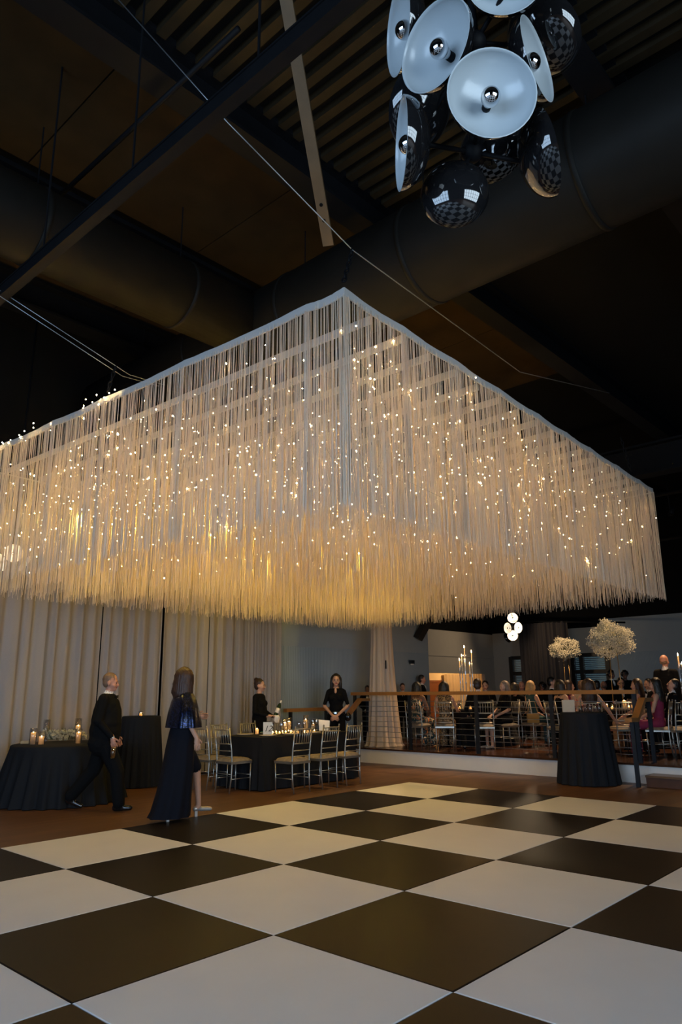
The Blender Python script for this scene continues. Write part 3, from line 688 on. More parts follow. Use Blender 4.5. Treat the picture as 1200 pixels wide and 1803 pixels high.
# ------------------------------------------------------------------ chiavari chairs
def make_chair():
    t = thing('chiavari_chair', '', 'chair')
    W, Dp = .20, .20
    for sx in (-1, 1):
        G().tube([(sx*.17, .18, 0), (sx*.175, .185, .43)], [.010, .013], 8).obj('front_leg', M_SILVER, t, True)
        pts = [(sx*.165, -.21, 0), (sx*.175, -.185, .22), (sx*.178, -.18, .44), (sx*.178, -.195, .62), (sx*.175, -.245, .93)]
        G().tube(pts, [.010, .013, .014, .013, .011], 8).obj('back_post', M_SILVER, t, True)
        G().ell((sx*.175, -.247, .94), (.013, .013, .016), 0, None, 8, 6).obj('finial', M_SILVER, t, True)
        G().tube([(sx*.172, -.195, .20), (sx*.172, .182, .20)], .007, 6).obj('stretcher', M_SILVER, t, True)
    G().tube([(-.172, .182, .24), (.172, .182, .24)], .007, 6).obj('stretcher', M_SILVER, t, True)
    G().tube([(-.172, -.19, .27), (.172, -.19, .27)], .007, 6).obj('stretcher', M_SILVER, t, True)
    g = G(); g.box((-.19, -.20, .41), (.19, .20, .44)); g.obj('seat_frame', M_SILVER, t)
    def back(z): return -.195 - (z-.62)*.16 if z > .62 else -.18 - max(0, z-.44)*.083
    def bow(z, r, nm):
        y = back(z); G().tube([(-.176, y, z), (-.09, y-.016, z), (0, y-.022, z), (.09, y-.016, z), (.176, y, z)], r, 6).obj(nm, M_SILVER, t, True)
    bow(.905, .011, 'top_rail'); bow(.70, .009, 'back_rail'); bow(.60, .008, 'back_rail'); bow(.52, .008, 'back_rail')
    for k in range(6):
        x = -.125 + k*.05; y0 = back(.70) - .02*(1-abs(x)/.176); y1 = back(.905) - .02*(1-abs(x)/.176)
        G().tube([(x, y0, .70), (x, y1, .905)], .0065, 6).obj('spindle', M_SILVER, t, True)
    # padded cushion
    vs = []; fs = []; n = 10
    for j in range(n+1):
        for i in range(n+1):
            u, v = i/n*2-1, j/n*2-1; e = (1-abs(u)**5)*(1-abs(v)**5)
            vs.append((u*.195, v*.205, .445 + .05*max(0, e)**.5))
    for j in range(n):
        for i in range(n): k = j*(n+1)+i; fs.append((k, k+1, k+n+2, k+n+1))
    g = G().add(vs, fs); g.box((-.193, -.203, .4405), (.193, .203, .447)); g.obj('seat_cushion', M_SEAT, t, True)
    return t
CH0 = make_chair(); _first = [True]
def chair(loc, facing, label, group=None):
    rz = math.atan2(facing.y, facing.x) - PI/2
    if _first[0]:
        _first[0] = False; CH0.location = loc; CH0.rotation_euler = (0, 0, rz); CH0['label'] = label
        if group: CH0['group'] = group
        return CH0
    return dup(CH0, loc, rz, label, group)
GB = 'silver chairs at the banquet table'
chair(RM(7.92, -8.26), -E2, 'silver chiavari chair at the banquet table, leftmost of three backing the dance floor', GB)
chair(RM(8.53, -8.26), -E2, 'silver chiavari chair at the banquet table, middle of three backing the dance floor', GB)
chair(RM(9.08, -8.26), -E2, 'silver chiavari chair at the banquet table, rightmost of three backing the dance floor', GB)
chair(RM(7.37, -8.97), E1, 'silver chiavari chair at the near corner of the banquet table end', GB)
chair(RM(7.37, -9.52), E1, 'silver chiavari chair at the far corner of the banquet table end', GB)
for k, (u, lab) in enumerate(((8.1, 'left'), (8.75, 'middle'), (9.4, 'right'))):
    chair(RM(u, -10.05), E2, 'silver chiavari chair on the far side of the banquet table, %s one' % lab, GB)
chair(RM(4.1, -10.55), E1, 'silver chiavari chair cut by the left edge beside the flower table')
GS = 'silver chairs on the stage'

# ------------------------------------------------------------------ tables
def cloth_round(name, label, loc, r, h, flare, folds, cat='tablecloth', seed=1):
    rr = random.Random(seed); ph = rr.random()*6
    prof = [(.001, h), (r*.5, h), (r-.02, h), (r, h-.012), (r+.004, h-.05)]
    for k in range(1, 9): t = k/8; prof.append((r + .004 + flare*t, h - .05 - (h-.06)*t))
    def fold(a, z):
        t = max(0, (h-.05-z)/h)
        return 1 + (.055*t**.7)*math.sin(folds*a + ph + .4*math.sin(2*a)) + .02*t*math.sin(folds*2.3*a)
    n = max(96, folds*8)
    o = G().lathe(prof, n, 0, (0, 0, 0), fold=fold).obj(name, M_BLACKCLOTH, None, True, loc); return tag(o, label, cat)
def table_round(name, label, loc, r, h, pedestal=True):
    t = thing(name, label, 'table', loc); G().lathe([(.001, h-.03), (r-.03, h-.03), (r-.03, h-.008), (.001, h-.008)], 32).obj('tabletop', M_DOORFRAME, t)
    if pedestal: G().lathe([(.001, 0), (.22, 0), (.2, .03), (.04, .06), (.04, h-.03)], 20).obj('pedestal', M_DARKSTEEL, t, True)
    return t
CT1 = RM(6.85, -10.75); CT1H = 1.09
CT2 = Vector((3.88, 12.02, 0)); CT2H = 1.09
RT = Vector((-4.0, 10.72, 0)); RTH = .77
cloth_round('tablecloth', 'black pleated cloth on the tall cocktail table with one small candle', CT1, .31, CT1H, .07, 20, seed=1)
table_round('cocktail_table', 'tall cocktail table hidden under black cloth behind the man in tuxedo', CT1, .31, CT1H-.002)
cloth_round('tablecloth', 'black flared cloth on the tall cocktail table before the stage', CT2, .36, CT2H, .105, 17, seed=2)
table_round('cocktail_table', 'tall cocktail table hidden under flared black cloth before the stage', CT2, .36, CT2H-.002)
cloth_round('tablecloth', 'long black cloth on the low table with flowers and pillar candles', RT, .70, RTH, .16, 26, seed=3)
table_round('flower_table', 'low round table under black cloth with flowers at the left', RT, .70, RTH-.002)
# banquet table
BU0, BU1, BV0, BV1, BH = 7.62, 9.75, -9.62, -8.62, .775
bt = thing('banquet_table', 'long banquet table under a black cloth set with candles', 'table', RM((BU0+BU1)/2, (BV0+BV1)/2), ROOM_RZ)
hx, hy = (BU1-BU0)/2, (BV1-BV0)/2
G().box((-hx+.02, -hy+.02, BH-.04), (hx-.02, hy-.02, BH-.006)).obj('tabletop', M_DOORFRAME, bt)
for sx in (-1, 1):
    for sy in (-1, 1): G().tube([(sx*(hx-.12), sy*(hy-.1), 0), (sx*(hx-.12), sy*(hy-.1), BH-.04)], .018, 8).obj('leg', M_DARKSTEEL, bt)
def cloth_rect(label, loc, hx, hy, h, rz):
    per = []; n = 30
    for k in range(n): per.append((-hx+2*hx*k/n, -hy, 0, -1))
    for k in range(n): per.append((hx, -hy+2*hy*k/n, 1, 0))
    for k in range(n): per.append((hx-2*hx*k/n, hy, 0, 1))
    for k in range(n): per.append((-hx, hy-2*hy*k/n, -1, 0))
    N = len(per); vs = []; fs = []
    for j in range(8):
        t = j/7; z = h - (h-.015)*t
        for i, (x, y, nx, ny) in enumerate(per):
            c = (abs(x) > hx*.985 and abs(y) > hy*.97)
            a = (.012 + .02*t)*math.sin(i*.9 + .6*math.sin(i*.21)) * t + .025*t + (.05*t if c else 0)
            vs.append((x + nx*a, y + ny*a, z))
    for j in range(7):
        for i in range(N): a = j*N+i; b = j*N+(i+1) % N; fs.append((a, a+N, b+N, b))
    fs.append(tuple(range(N)))
    o = G().add(vs, fs).obj('tablecloth', M_BLACKCLOTH, None, False, loc); o.rotation_euler = (0, 0, rz); return tag(o, label, 'tablecloth')
cloth_rect('black floor length cloth on the long banquet table', bt.location, hx, hy, BH, ROOM_RZ)

# ------------------------------------------------------------------ candles, glasses and flowers
ORD = ['first', 'second', 'third', 'fourth', 'fifth', 'sixth', 'seventh', 'eighth', 'ninth', 'tenth', 'eleventh', 'twelfth', 'thirteenth', 'fourteenth', 'fifteenth', 'sixteenth']
def candle(loc, r, h, gh, label, group=None, vase=True, flame=True, name='pillar_candle', flame_h=.032):
    t = thing(name, label, 'candle', loc, 0, group)
    G().lathe([(.001, .004), (r, .004), (r, h), (r*.86, h), (r*.80, h-.022), (r*.7, h-.040), (.001, h-.044)], 16).obj('wax', M_WAX, t, True)
    G().tube([(0, 0, h-.046), (0, 0, h-.030)], .0015, 5).obj('wick', M_INK, t)
    if flame: G().lathe([(.001, h-.032), (.0075, h-.022), (.006, h-.008), (.001, h+.008)], 8).obj('flame', M_FLAME, t, True)
    if vase:
        R = r + .016; G().lathe([(.001, 0), (R, 0), (R, gh), (R-.002, gh), (R-.002, .003), (.001, .003)], 24).obj('glass_cylinder', M_GLASS, t, True)
    return t
def glass(loc, label, group, kind='wine', s=1.0):
    prof = {'wine': [(.001, .001), (.033, .001), (.03, .004), (.004, .008), (.0035, .085), (.02, .095), (.037, .125), (.038, .155), (.031, .195)],
            'water': [(.001, .001), (.035, .001), (.03, .004), (.006, .01), (.006, .055), (.03, .068), (.042, .10), (.042, .13), (.036, .165)],
            'tumbler': [(.001, .001), (.033, .001), (.036, .10), (.034, .10), (.031, .006), (.001, .006)]}[kind]
    o = G().lathe([(r*s, z*s) for r, z in prof], 16).obj('%s_glass' % kind, M_GOBLET, None, True, loc); return tag(o, label, 'glass', group)
def blossoms(g, c, R, n, size, rnd, shell=.55):
    vs = []; fs = []
    cl = rnd.normal(0, 1, (max(14, n//55), 3)); cl /= np.linalg.norm(cl, axis=1)[:, None]; cr_ = .78 + .27*rnd.random(len(cl))
    for k in range(n):
        ci = rnd.integers(len(cl)); d = cl[ci] + rnd.normal(0, .13, 3); d = d/np.linalg.norm(d); q = cr_[ci]*(shell + (1-shell)*rnd.random()**.6)
        lump = 1 + .10*math.sin(5*d[0]+3*d[2]) + .08*math.sin(7*d[1]-2*d[0])
        p = np.array(c) + d*np.array(R)*q*lump; s = size*(.6 + .8*rnd.random()); b = len(vs)
        vs += [(p[0]+s, p[1], p[2]), (p[0]-s, p[1], p[2]), (p[0], p[1]+s, p[2]), (p[0], p[1]-s, p[2]), (p[0], p[1], p[2]+s), (p[0], p[1], p[2]-s)]
        fs += [(b+i, b+j, b+l) for i, j, l in ((0,2,4),(2,1,4),(1,3,4),(3,0,4),(2,0,5),(1,2,5),(3,1,5),(0,3,5))]
    g.add(vs, fs)
def flower_ball(loc, h, R, legs, label, seed):
    t = thing('flower_stand', label, 'flowers', loc); rnd = np.random.default_rng(seed)
    g = G(); blossoms(g, (0, 0, h), R, 6500, .012, rnd, .55); o = g.obj('gypsophila_blossoms', M_BLOSSOM, t); o['kind'] = 'stuff'
    g = G()
    for k in range(160):
        d = rnd.normal(0, 1, 3); d /= np.linalg.norm(d); g.tube([(0, 0, h-R[2]*.4), tuple(np.array((0, 0, h)) + d*np.array(R)*.9)], .002, 3, caps=False)
    o = g.obj('sprig_stems', M_STEMGREEN, t); o['kind'] = 'stuff'
    for x, y in legs: G().tube([(x, y, .012), (x*.7, y*.7, h-R[2]*.6)], .008, 8).obj('stand_rod', M_GOLD, t, True)
    G().lathe([(.001, 0), (.16, 0), (.16, .012), (.001, .012)], 24).obj('base_plate', M_GOLD, t)
    return t
# flower table set
def on(px, py, z): return P(px, py, z)
GC = 'pillar candles on the flower table'
for px, h, gh, lab in ((57, .165, .22, 'leftmost thick pillar candle in glass on the flower table'), (72, .11, .18, 'short pillar candle between two taller ones on the flower table'),):
    candle(on(px, 1311, RTH), .035, h, gh, lab, GC)
candle(on(80, 1302, RTH), .036, .20, .30, 'tall glowing pillar candle in glass at the left end of the flowers', GC)
candle(on(137, 1309, RTH), .034, .15, .20, 'front pillar candle at the right end of the low flowers', GC)
candle(on(136, 1301, RTH), .036, .20, .31, 'tall pillar candle behind the right end of the low flowers', GC)
fl_t = thing('flower_garland', 'low bunch of white baby\'s breath between pillar candles on the black table', 'flowers', on(112, 1303, RTH))
rnd = np.random.default_rng(5); g = G()
for k in range(7): blossoms(g, (-.27+k*.09, .03*math.sin(k*2), .09+.025*math.sin(k*1.7)), (.085, .10, .075+.02*math.cos(k*2.3)), 480, .008, rnd, .3)
o = g.obj('gypsophila_blossoms', M_BLOSSOM, fl_t); o['kind'] = 'stuff'
g = G()
for k in range(90): x = rnd.uniform(-.28, .28); g.tube([(x*.8, 0, .006), (x, rnd.uniform(-.09, .09), rnd.uniform(.05, .19))], .002, 3, caps=False)
o = g.obj('sprig_stems', M_STEMGREEN, fl_t); o['kind'] = 'stuff'
o = G().box((-.07, -.05, 0), (.07, .05, .035)).obj('gift_box', mat('kraft_box', (.45, .34, .2), .8, noise=.1, nscale=20), None, False, on(47, 1309, RTH)); tag(o, 'tiny kraft box at the left rim of the flower table', 'box')
g = glass(on(95, 1300, RTH), 'wine glass behind the low flowers at the left candle', None)
glass(on(121, 1299, RTH), 'wine glass behind the middle of the low flowers', None)
candle(Vector((CT1.x-.0, CT1.y-.05, CT1H)), .022, .05, .075, 'single small votive candle on the tall cocktail table by the curtain', None, name='votive_candle')
# cocktail table before the stage: tumblers
GT = 'tumblers on the front cocktail table'
for k, (px, py) in enumerate(((1022, 1254), (1027, 1251), (1031, 1253), (1035, 1251), (1039, 1254))):
    p = P(px, py, CT2H); glass(Vector((p.x, min(p.y, CT2.y+.2), CT2H)), ORD[k] + ' small tumbler from the left on the front cocktail table', GT, 'tumbler')
p = P(1010, 1254, CT2H)
o = G().box((-.10, -.012, 0), (.10, .012, .19)).obj('menu_card', mat('kraft_card', (.55, .44, .32), .8, noise=.06, nscale=30), None, False, Vector((CT2.x-.22, CT2.y+.02, CT2H))); tag(o, 'tan card standing on the front cocktail table', 'card')

# banquet table set
GK = 'candles on the banquet table'
def bp(u, v): return RM(u, v, BH)
spots = [(452, 1293, .028, .09, .0, 'front left pillar candle beside the table number card'), (487, 1288, .032, .15, .22, 'tall glass candle behind the table number card'), (504, 1288, .032, .17, .24, 'tall glass candle left of the brightest flame'),
         (531, 1286, .034, .19, .27, 'tallest glass candle with the brightest flame on the banquet table'), (557, 1285, .03, .11, .15, 'pillar candle behind the middle chair on the banquet table')]
def BT(px, py):
    q = P(px, py, BH); u = q.x*E1.x + q.y*E1.y; v = q.x*E2.x + q.y*E2.y
    return RM(min(max(u, BU0+.08), BU1-.08), min(max(v, BV0+.08), BV1-.06), BH)
for px, py, r, h, gh, lab in spots:
    q = BT(px, py); candle(q, r, h, gh, lab, GK, vase=gh > 0)
for k, (px, py) in enumerate(sorted(((486, 1291), (492, 1292), (497, 1290), (512, 1290), (518, 1291), (541, 1289), (548, 1288), (470, 1293), (503, 1291), (508, 1289), (524, 1291), (536, 1290), (553, 1289), (480, 1292)))):
    candle(BT(px, py), .018, .028, .05, ORD[k] + ' tiny votive candle from the left on the banquet table', 'votives on the banquet table', name='votive_candle')
for k, (px, py) in enumerate(((431, 1288), (438, 1289), (448, 1287), (462, 1287), (476, 1285), (490, 1284), (499, 1285), (512, 1284), (522, 1284), (540, 1284), (547, 1285), (553, 1284), (563, 1284), (570, 1284), (576, 1283), (582, 1284))):
    glass(BT(px, py), ORD[k] + ' clear stemmed glass from the left on the banquet table', 'glasses on the banquet table', 'wine' if k % 2 else 'water')
q = BT(471, 1294)
nc = thing('table_number_card', 'white standing card with a black script number on the banquet table', 'card', q, .12)
G().box((-.075, -.003, 0), (.075, .003, .20)).obj('card', M_WHITEPAPER, nc)
cu = bpy.data.curves.new('number', 'FONT'); cu.body = '12'; cu.size = .13; cu.shear = .35; cu.extrude = .0008; cu.align_x = 'CENTER'
tmp = bpy.data.objects.new('tmp', cu); C.objects.link(tmp); dg = bpy.context.evaluated_depsgraph_get(); me = bpy.data.meshes.new_from_object(tmp.evaluated_get(dg)); bpy.data.objects.remove(tmp)
me.materials.clear(); me.materials.append(M_INK); o = link('script_number', me, nc, (0, -.005, .055)); o.rotation_euler = (PI/2, 0, 0)
for k in range(4):
    u = 7.95 + k*.5
    for v, s in ((-8.85, 1), (-9.40, -1)):
        o = G().lathe([(.001, 0), (.09, .0), (.135, .012), (.14, .018), (.09, .010), (.001, .008)], 28).obj('charger_plate', mat('ivory_plate', (.62, .52, .40), .3, noise=.05, nscale=20), None, True, bp(u, v) + Vector((0, 0, .001))); tag(o, ORD[k] + ' ivory plate from the left on the %s side of the banquet table' % ('near' if s > 0 else 'far'), 'plate', 'plates on the banquet table')
o = G().box((-.05, -.06, 0), (.05, .06, .03)).obj('napkin', mat('teal_napkin', (.02, .12, .11), .8, noise=.1, nscale=30), None, False, BT(441, 1290)); tag(o, 'folded teal napkin at the left end of the banquet table', 'napkin')
q = BT(588, 1285); o = G().add([(-.09,-.05,0),(.09,-.05,0),(.09,.05,0),(-.09,.05,0),(-.10,-.02,.19),(.10,-.02,.17),(.10,.03,.15),(-.10,.03,.19)], [(0,3,2,1),(4,5,6,7),(0,1,5,4),(1,2,6,5),(2,3,7,6),(3,0,4,7)]).obj('gift_bag', M_WHITELINEN, None, False, q); tag(o, 'white folded cloth bundle at the right end of the banquet table', 'napkin')

# ------------------------------------------------------------------ people
SKIN = [mat('skin_light', (.52, .29, .20), .55, noise=.06, nscale=25), mat('skin_ruddy', (.50, .23, .15), .55, noise=.08, nscale=25), mat('skin_brown', (.16, .075, .045), .55, noise=.08, nscale=25)]
LIP = mat('lips', (.33, .10, .08), .5, noise=.05, nscale=30)
EYE = mat('eye_dark', (.02, .015, .012), .2, noise=.1, nscale=30)
SUIT = mat('black_suit', (.004, .004, .0045), .9, noise=.3, nscale=60, spec=.15)
SHIRT = mat('white_shirt', (.75, .75, .76), .8, noise=.03, nscale=40)
SHOE = mat('patent_leather', (.006, .006, .007), .12, noise=.1, nscale=20, coat=.5)
HAIR = {'dark': mat('hair_dark', (.012, .008, .006), .5, noise=.4, nscale=40, stretch=(3, 3, .4)), 'black': mat('hair_black', (.005, .004, .004), .45, noise=.4, nscale=40),
        'brown': mat('hair_brown', (.030, .012, .006), .5, noise=.5, nscale=40, stretch=(3, 3, .4)), 'red': mat('hair_auburn', (.040, .015, .008), .5, noise=.5, nscale=40, stretch=(3, 3, .4)),
        'blond': mat('hair_blond', (.36, .22, .09), .5, noise=.4, nscale=40), 'grey': mat('hair_grey', (.17, .125, .10), .55, noise=.4, nscale=40), 'sandy': mat('hair_sandy', (.17, .10, .06), .6, noise=.3, nscale=40)}
def cl(name, col, **k): return mat(name, col, .8, noise=k.get('noise', .2), nscale=k.get('nscale', 40))
BLACKDRESS = mat('black_dress', (.004, .004, .005), .9, noise=.2, nscale=40, spec=.15)
def patterned(name, base, c1, c2, scale):
    m = bpy.data.materials.new(name); m.use_nodes = True; nt = m.node_tree; b = nt.nodes['Principled BSDF']
    tc = nt.nodes.new('ShaderNodeTexCoord'); v = nt.nodes.new('ShaderNodeTexVoronoi'); v.inputs['Scale'].default_value = scale
    n = nt.nodes.new('ShaderNodeTexNoise'); n.inputs['Scale'].default_value = scale*.7
    nt.links.new(tc.outputs['Object'], v.inputs['Vector']); nt.links.new(tc.outputs['Object'], n.inputs['Vector'])
    r = nt.nodes.new('ShaderNodeValToRGB'); r.color_ramp.interpolation = 'CONSTANT'
    r.color_ramp.elements[0].color = (*c1, 1); r.color_ramp.elements[0].position = 0; r.color_ramp.elements[1].color = (*base, 1); r.color_ramp.elements[1].position = .45
    e = r.color_ramp.elements.new(.54); e.color = (*base, 1); e = r.color_ramp.elements.new(.60); e.color = (*c2, 1)
    nt.links.new(n.outputs['Fac'], r.inputs[0]); nt.links.new(r.outputs[0], b.inputs['Base Color']); b.inputs['Roughness'].default_value = .75
    MATS[name] = m; return m
def sequin(name, base, spark):
    m = bpy.data.materials.new(name); m.use_nodes = True; nt = m.node_tree; b = nt.nodes['Principled BSDF']
    tc = nt.nodes.new('ShaderNodeTexCoord'); v = nt.nodes.new('ShaderNodeTexVoronoi'); v.inputs['Scale'].default_value = 110
    nt.links.new(tc.outputs['Object'], v.inputs['Vector'])
    r = nt.nodes.new('ShaderNodeValToRGB'); r.color_ramp.elements[0].color = (*base, 1); r.color_ramp.elements[0].position = .62; r.color_ramp.elements[1].color = (*spark, 1); r.color_ramp.elements[1].position = .78
    s = nt.nodes.new('ShaderNodeSeparateColor'); nt.links.new(v.outputs['Color'], s.inputs[0]); nt.links.new(s.outputs[0], r.inputs[0])
    nt.links.new(r.outputs[0], b.inputs['Base Color']); b.inputs['Roughness'].default_value = .22; b.inputs['Metallic'].default_value = .7
    bp_ = nt.nodes.new('ShaderNodeBump'); bp_.inputs['Strength'].default_value = 1.0; bp_.inputs['Distance'].default_value = .02
    nt.links.new(s.outputs[1], bp_.inputs['Height']); nt.links.new(bp_.outputs[0], b.inputs['Normal']); MATS[name] = m; return m

def remesh(g, voxel, smooth=4):
    """one continuous surface from overlapping pieces, keeping each piece's material"""
    me = bpy.data.meshes.new('src'); me.from_pydata(g.v, [], g.f)
    ob = bpy.data.objects.new('src', me); C.objects.link(ob)
    md = ob.modifiers.new('r', 'REMESH'); md.mode = 'VOXEL'; md.voxel_size = voxel
    sm = ob.modifiers.new('s', 'SMOOTH'); sm.iterations = smooth; sm.factor = .5
    dg = bpy.context.evaluated_depsgraph_get(); ev = ob.evaluated_get(dg).to_mesh()
    nv = len(ev.vertices); co = np.empty(nv*3, np.float32); ev.vertices.foreach_get('co', co); co = co.reshape(-1, 3)
    fs = [tuple(p.vertices) for p in ev.polygons]
    bvh = BVHTree.FromPolygons(g.v, g.f); out = G(); ms = []
    for f in fs:
        c = co[list(f)].mean(0); hit = bvh.find_nearest(Vector(c.tolist())); ms.append(g.m[hit[2]] if hit[2] is not None else 0)
    out.v = [tuple(map(float, p)) for p in co]; out.f = fs; out.m = ms
    bpy.data.objects.remove(ob); bpy.data.meshes.remove(me); return out

def V3(*a): return Vector(a)
def joints(pose, fem):
    sh = .155 if fem else .18; hp = .085
    J = {}
    if pose == 'stand':
        J['pelvis'] = V3(0, 0, .95)
        for s, n in ((1, 'R'), (-1, 'L')):
            J['kn'+n] = V3(s*.10, .02, .50); J['an'+n] = V3(s*.10, -.02, .09)
            J['el'+n] = V3(s*(sh+.05), -.03, 1.14); J['wr'+n] = V3(s*(sh+.05), .05, .90)
    else:
        J['pelvis'] = V3(0, -.02, .60)
        for s, n in ((1, 'R'), (-1, 'L')):
            J['kn'+n] = V3(s*.10, .42, .53); J['an'+n] = V3(s*.10, .42, .09)
            J['el'+n] = V3(s*(sh+.07), .04, .80); J['wr'+n] = V3(s*.12, .27, .68)
    J['sh'] = sh; J['hp'] = hp; return J

def head_rot(yaw, pitch, tilt=0):
    return Matrix.Rotation(yaw, 3, 'Z') @ Matrix.Rotation(-pitch, 3, 'X') @ Matrix.Rotation(tilt, 3, 'Y')

def hand(g, gf, wr, d, pn, curl, s, m=0, spread=0.0):
    """palm into g (remeshed), five fingers into gf; d along the hand, pn the palm side, s = +1 when the thumb is on the +across side"""
    d = d.normalized(); pn = (pn - d*pn.dot(d)).normalized(); ac = d.cross(pn).normalized()*s
    R = Matrix((ac, d, pn)).transposed()
    g.ell(wr + d*.045, (.038, .055, .018), m, R, 10, 8); g.cap(wr - d*.02, wr + d*.03, .026, .028, m)
    for i, ln in enumerate((.068, .078, .073, .056)):
        b = wr + d*.082 + ac*(.029 - i*.0195); dirv = d + ac*(spread*(1.5-i)*.2); pts = [b - d*.02, b]; a = curl*.35; p = b
        for k, fr in enumerate((.42, .32, .26)):
            v = dirv*math.cos(a) + pn*math.sin(a); p = p + v*(ln*fr); pts.append(p); a += curl*.5
        gf.tube(pts, [.009, .0095, .009, .0082, .0065], 7, m)
    b = wr + d*.025 + ac*.030; v1 = (d*.55 + ac*.65 + pn*.35*curl).normalized(); v2 = (d*.9 + ac*.1 + pn*.5*curl).normalized()
    gf.tube([b - v1*.02, b, b + v1*.035, b + v1*.035 + v2*.03], [.012, .012, .0105, .008], 7, m)

def person(label, loc, facing, pose='stand', fem=False, s=1.0, skin=0, top=None, bottom=None, sleeve='long', legs='trousers', hair=('short', 'dark'), shirt=None, tie=None,
           yaw=0.0, pitch=0.0, tilt=0.0, over=None, lean=0.0, belly=0.0, hands=None, voxel=.013, strap=False, group=None, shoe=None, collar=None, belt=False, bulk=1.0):
    top = top or SUIT; bottom = bottom or top
    rz = math.atan2(facing[1], facing[0]) - PI/2
    t = thing('person', label, 'person', loc, rz, group)
    J = joints(pose, fem); J.update({k: Vector(v) for k, v in (over or {}).items()})
    pe = J['pelvis']; L = Matrix.Rotation(-lean, 3, 'X')
    def T(x, y, z): return pe + L @ Vector((x, y, z - .95))              # torso space, pelvis at .95
    g, gf = G(), G(); SK, TP, BT, SH, WH, LP, EY, HR = range(8)
    fs = .92 if fem else 1.0
    up = SK if strap else TP
    # torso
    g.ell(T(0, 0, .95), (.165 if not fem else .17, .118, .13), BT if legs == 'trousers' else TP, L)
    g.ell(T(0, .0 + belly*.4, 1.10), ((.150*fs + belly*.5)*bulk, (.108 + belly*.6)*bulk, .17), TP, L)
    g.ell(T(0, .005, 1.27), (.172*fs*bulk, .120*bulk + belly*.2, .21), TP, L)
    g.ell(T(0, 0, 1.385), (.150*fs*bulk, .092*bulk, .085), up, L)
    if fem:
        for x in (-.075, .075): g.ell(T(x, .085, 1.285), (.062, .055, .065), TP, L)
    sh = J['sh']
    g.cap(T(-sh+.035, -.005, 1.415), T(sh-.035, -.005, 1.415), .062*fs, .062*fs, up)
    g.cap(T(0, -.012, 1.43), T(0, .005, 1.54), .062*fs, .052*fs, SK)
    if pose == 'stand' and legs == 'trousers' and top is SUIT:                     # jacket skirt
        g.ell(T(0, .01, 1.13), (.172*bulk, .130*bulk + belly*.45, .36), TP, L); g.ell(T(0, .01, 1.0), (.180*bulk, .135*bulk + belly*.5, .27), TP, L); g.cap(T(-.05, -.01, .85), T(.05, -.01, .85), .135*bulk, .135*bulk, TP)
    if shirt:
        g.ell(T(0, .080 + belly*.2, 1.36), (.036, .046, .10), WH, L); g.cap(T(0, -.012, 1.455), T(0, -.004, 1.488), .066, .061, WH)
    # arms
    for n, sg in (('R', 1), ('L', -1)):
        a = T(sg*sh, -.005, 1.405); e, w_ = J['el'+n], J['wr'+n]
        if pose == 'sit' or lean: pass
        sm = TP if sleeve in ('long', 'short') else SK; fm = TP if sleeve == 'long' else SK
        k = 1.0 if sleeve == 'long' else .86
        g.cap(a, e, .058*fs*k*bulk, .047*fs*k*bulk, sm); g.cap(e, w_, .046*fs*k, .033*fs*(1.1 if sleeve == 'long' else .85), fm)
        if sleeve == 'long' and shirt: g.cap(w_, w_ + (w_-e).normalized()*.018, .031, .030, WH)
        h = (hands or {}).get(n, {}); d = Vector(h.get('d', tuple((w_-e).normalized()))); pn = Vector(h.get('pn', (-sg, 0, 0) if pose == 'stand' else (0, 0, -1)))
        hand(g, gf, w_ + (w_-e).normalized()*.015, d, pn, h.get('curl', .7), h.get('side', sg if pose == 'stand' else -sg), SK)
    # legs
    for n, sg in (('R', 1), ('L', -1)):
        hip = pe + Vector((sg*J['hp'], 0, -.02)); k_, an = J['kn'+n], J['an'+n]
        if legs == 'trousers': g.cap(hip, k_, .095*bulk, .072*bulk, BT); g.cap(k_, an + Vector((0, 0, .02)), .070*bulk, .060*bulk, BT)
        elif legs == 'gown': g.cap(hip, k_, .10, .085, TP); g.cap(k_, an, .08, .09, TP)
        else:
            g.cap(hip, hip.lerp(k_, .92), .095, .078, TP); g.cap(hip.lerp(k_, .9), k_, .058, .056, SK); g.cap(k_, an, .052, .034, SK)
        fd = (over or {}).get('foot'+n, (0, 1, 0)); fd = Vector(fd).normalized(); hl = an + Vector((0, 0, -.045)) - fd*.04
        if legs == 'trousers': g.cap(hl, hl + fd*.19, .042, .032, SH); g.cap(an, hl + fd*.05, .045, .042, SH)
        else: g.cap(an, hl + fd*.02, .034, .032, SK if legs != 'gown' else TP); g.cap(hl + Vector((0, 0, .0)), hl + fd*.19 + Vector((0, 0, -.012)), .030, .026, SH); g.cap(hl, hl + Vector((0, 0, -.012)), .026, .024, SH)
    # head
    nt_ = T(0, .005, 1.525); R = L @ head_rot(yaw, pitch, tilt)
    def Hh(x, y, z): return nt_ + R @ Vector((x, y, z))
    for c, r, m in (((0, -.005, .125), (.076, .096, .098), SK), ((0, .028, .085), (.062, .068, .100), SK), ((0, .058, .012), (.034, .034, .028), SK), ((0, .090, .034), (.021, .010, .010), LP),
                    ((.077, 0, .085), (.011, .022, .033), SK), ((-.077, 0, .085), (.011, .022, .033), SK), ((.034, .062, .06), (.03, .03, .03), SK), ((-.034, .062, .06), (.03, .03, .03), SK)):
        g.ell(Hh(*c), r, m, R)
    g.cap(Hh(0, .092, .098), Hh(0, .110, .064), .009, .0145, SK); g.cap(Hh(-.032, .084, .110), Hh(.032, .084, .110), .014, .014, SK)
    for x in (-.03, .03):
        gf.ell(Hh(x, .0925, .092), (.012, .006, .0065), EY, R, 8, 6); gf.tube([Hh(x-.015, .094, .112), Hh(x, .099, .117), Hh(x+.015, .094, .112)], .0035, 5, HR)
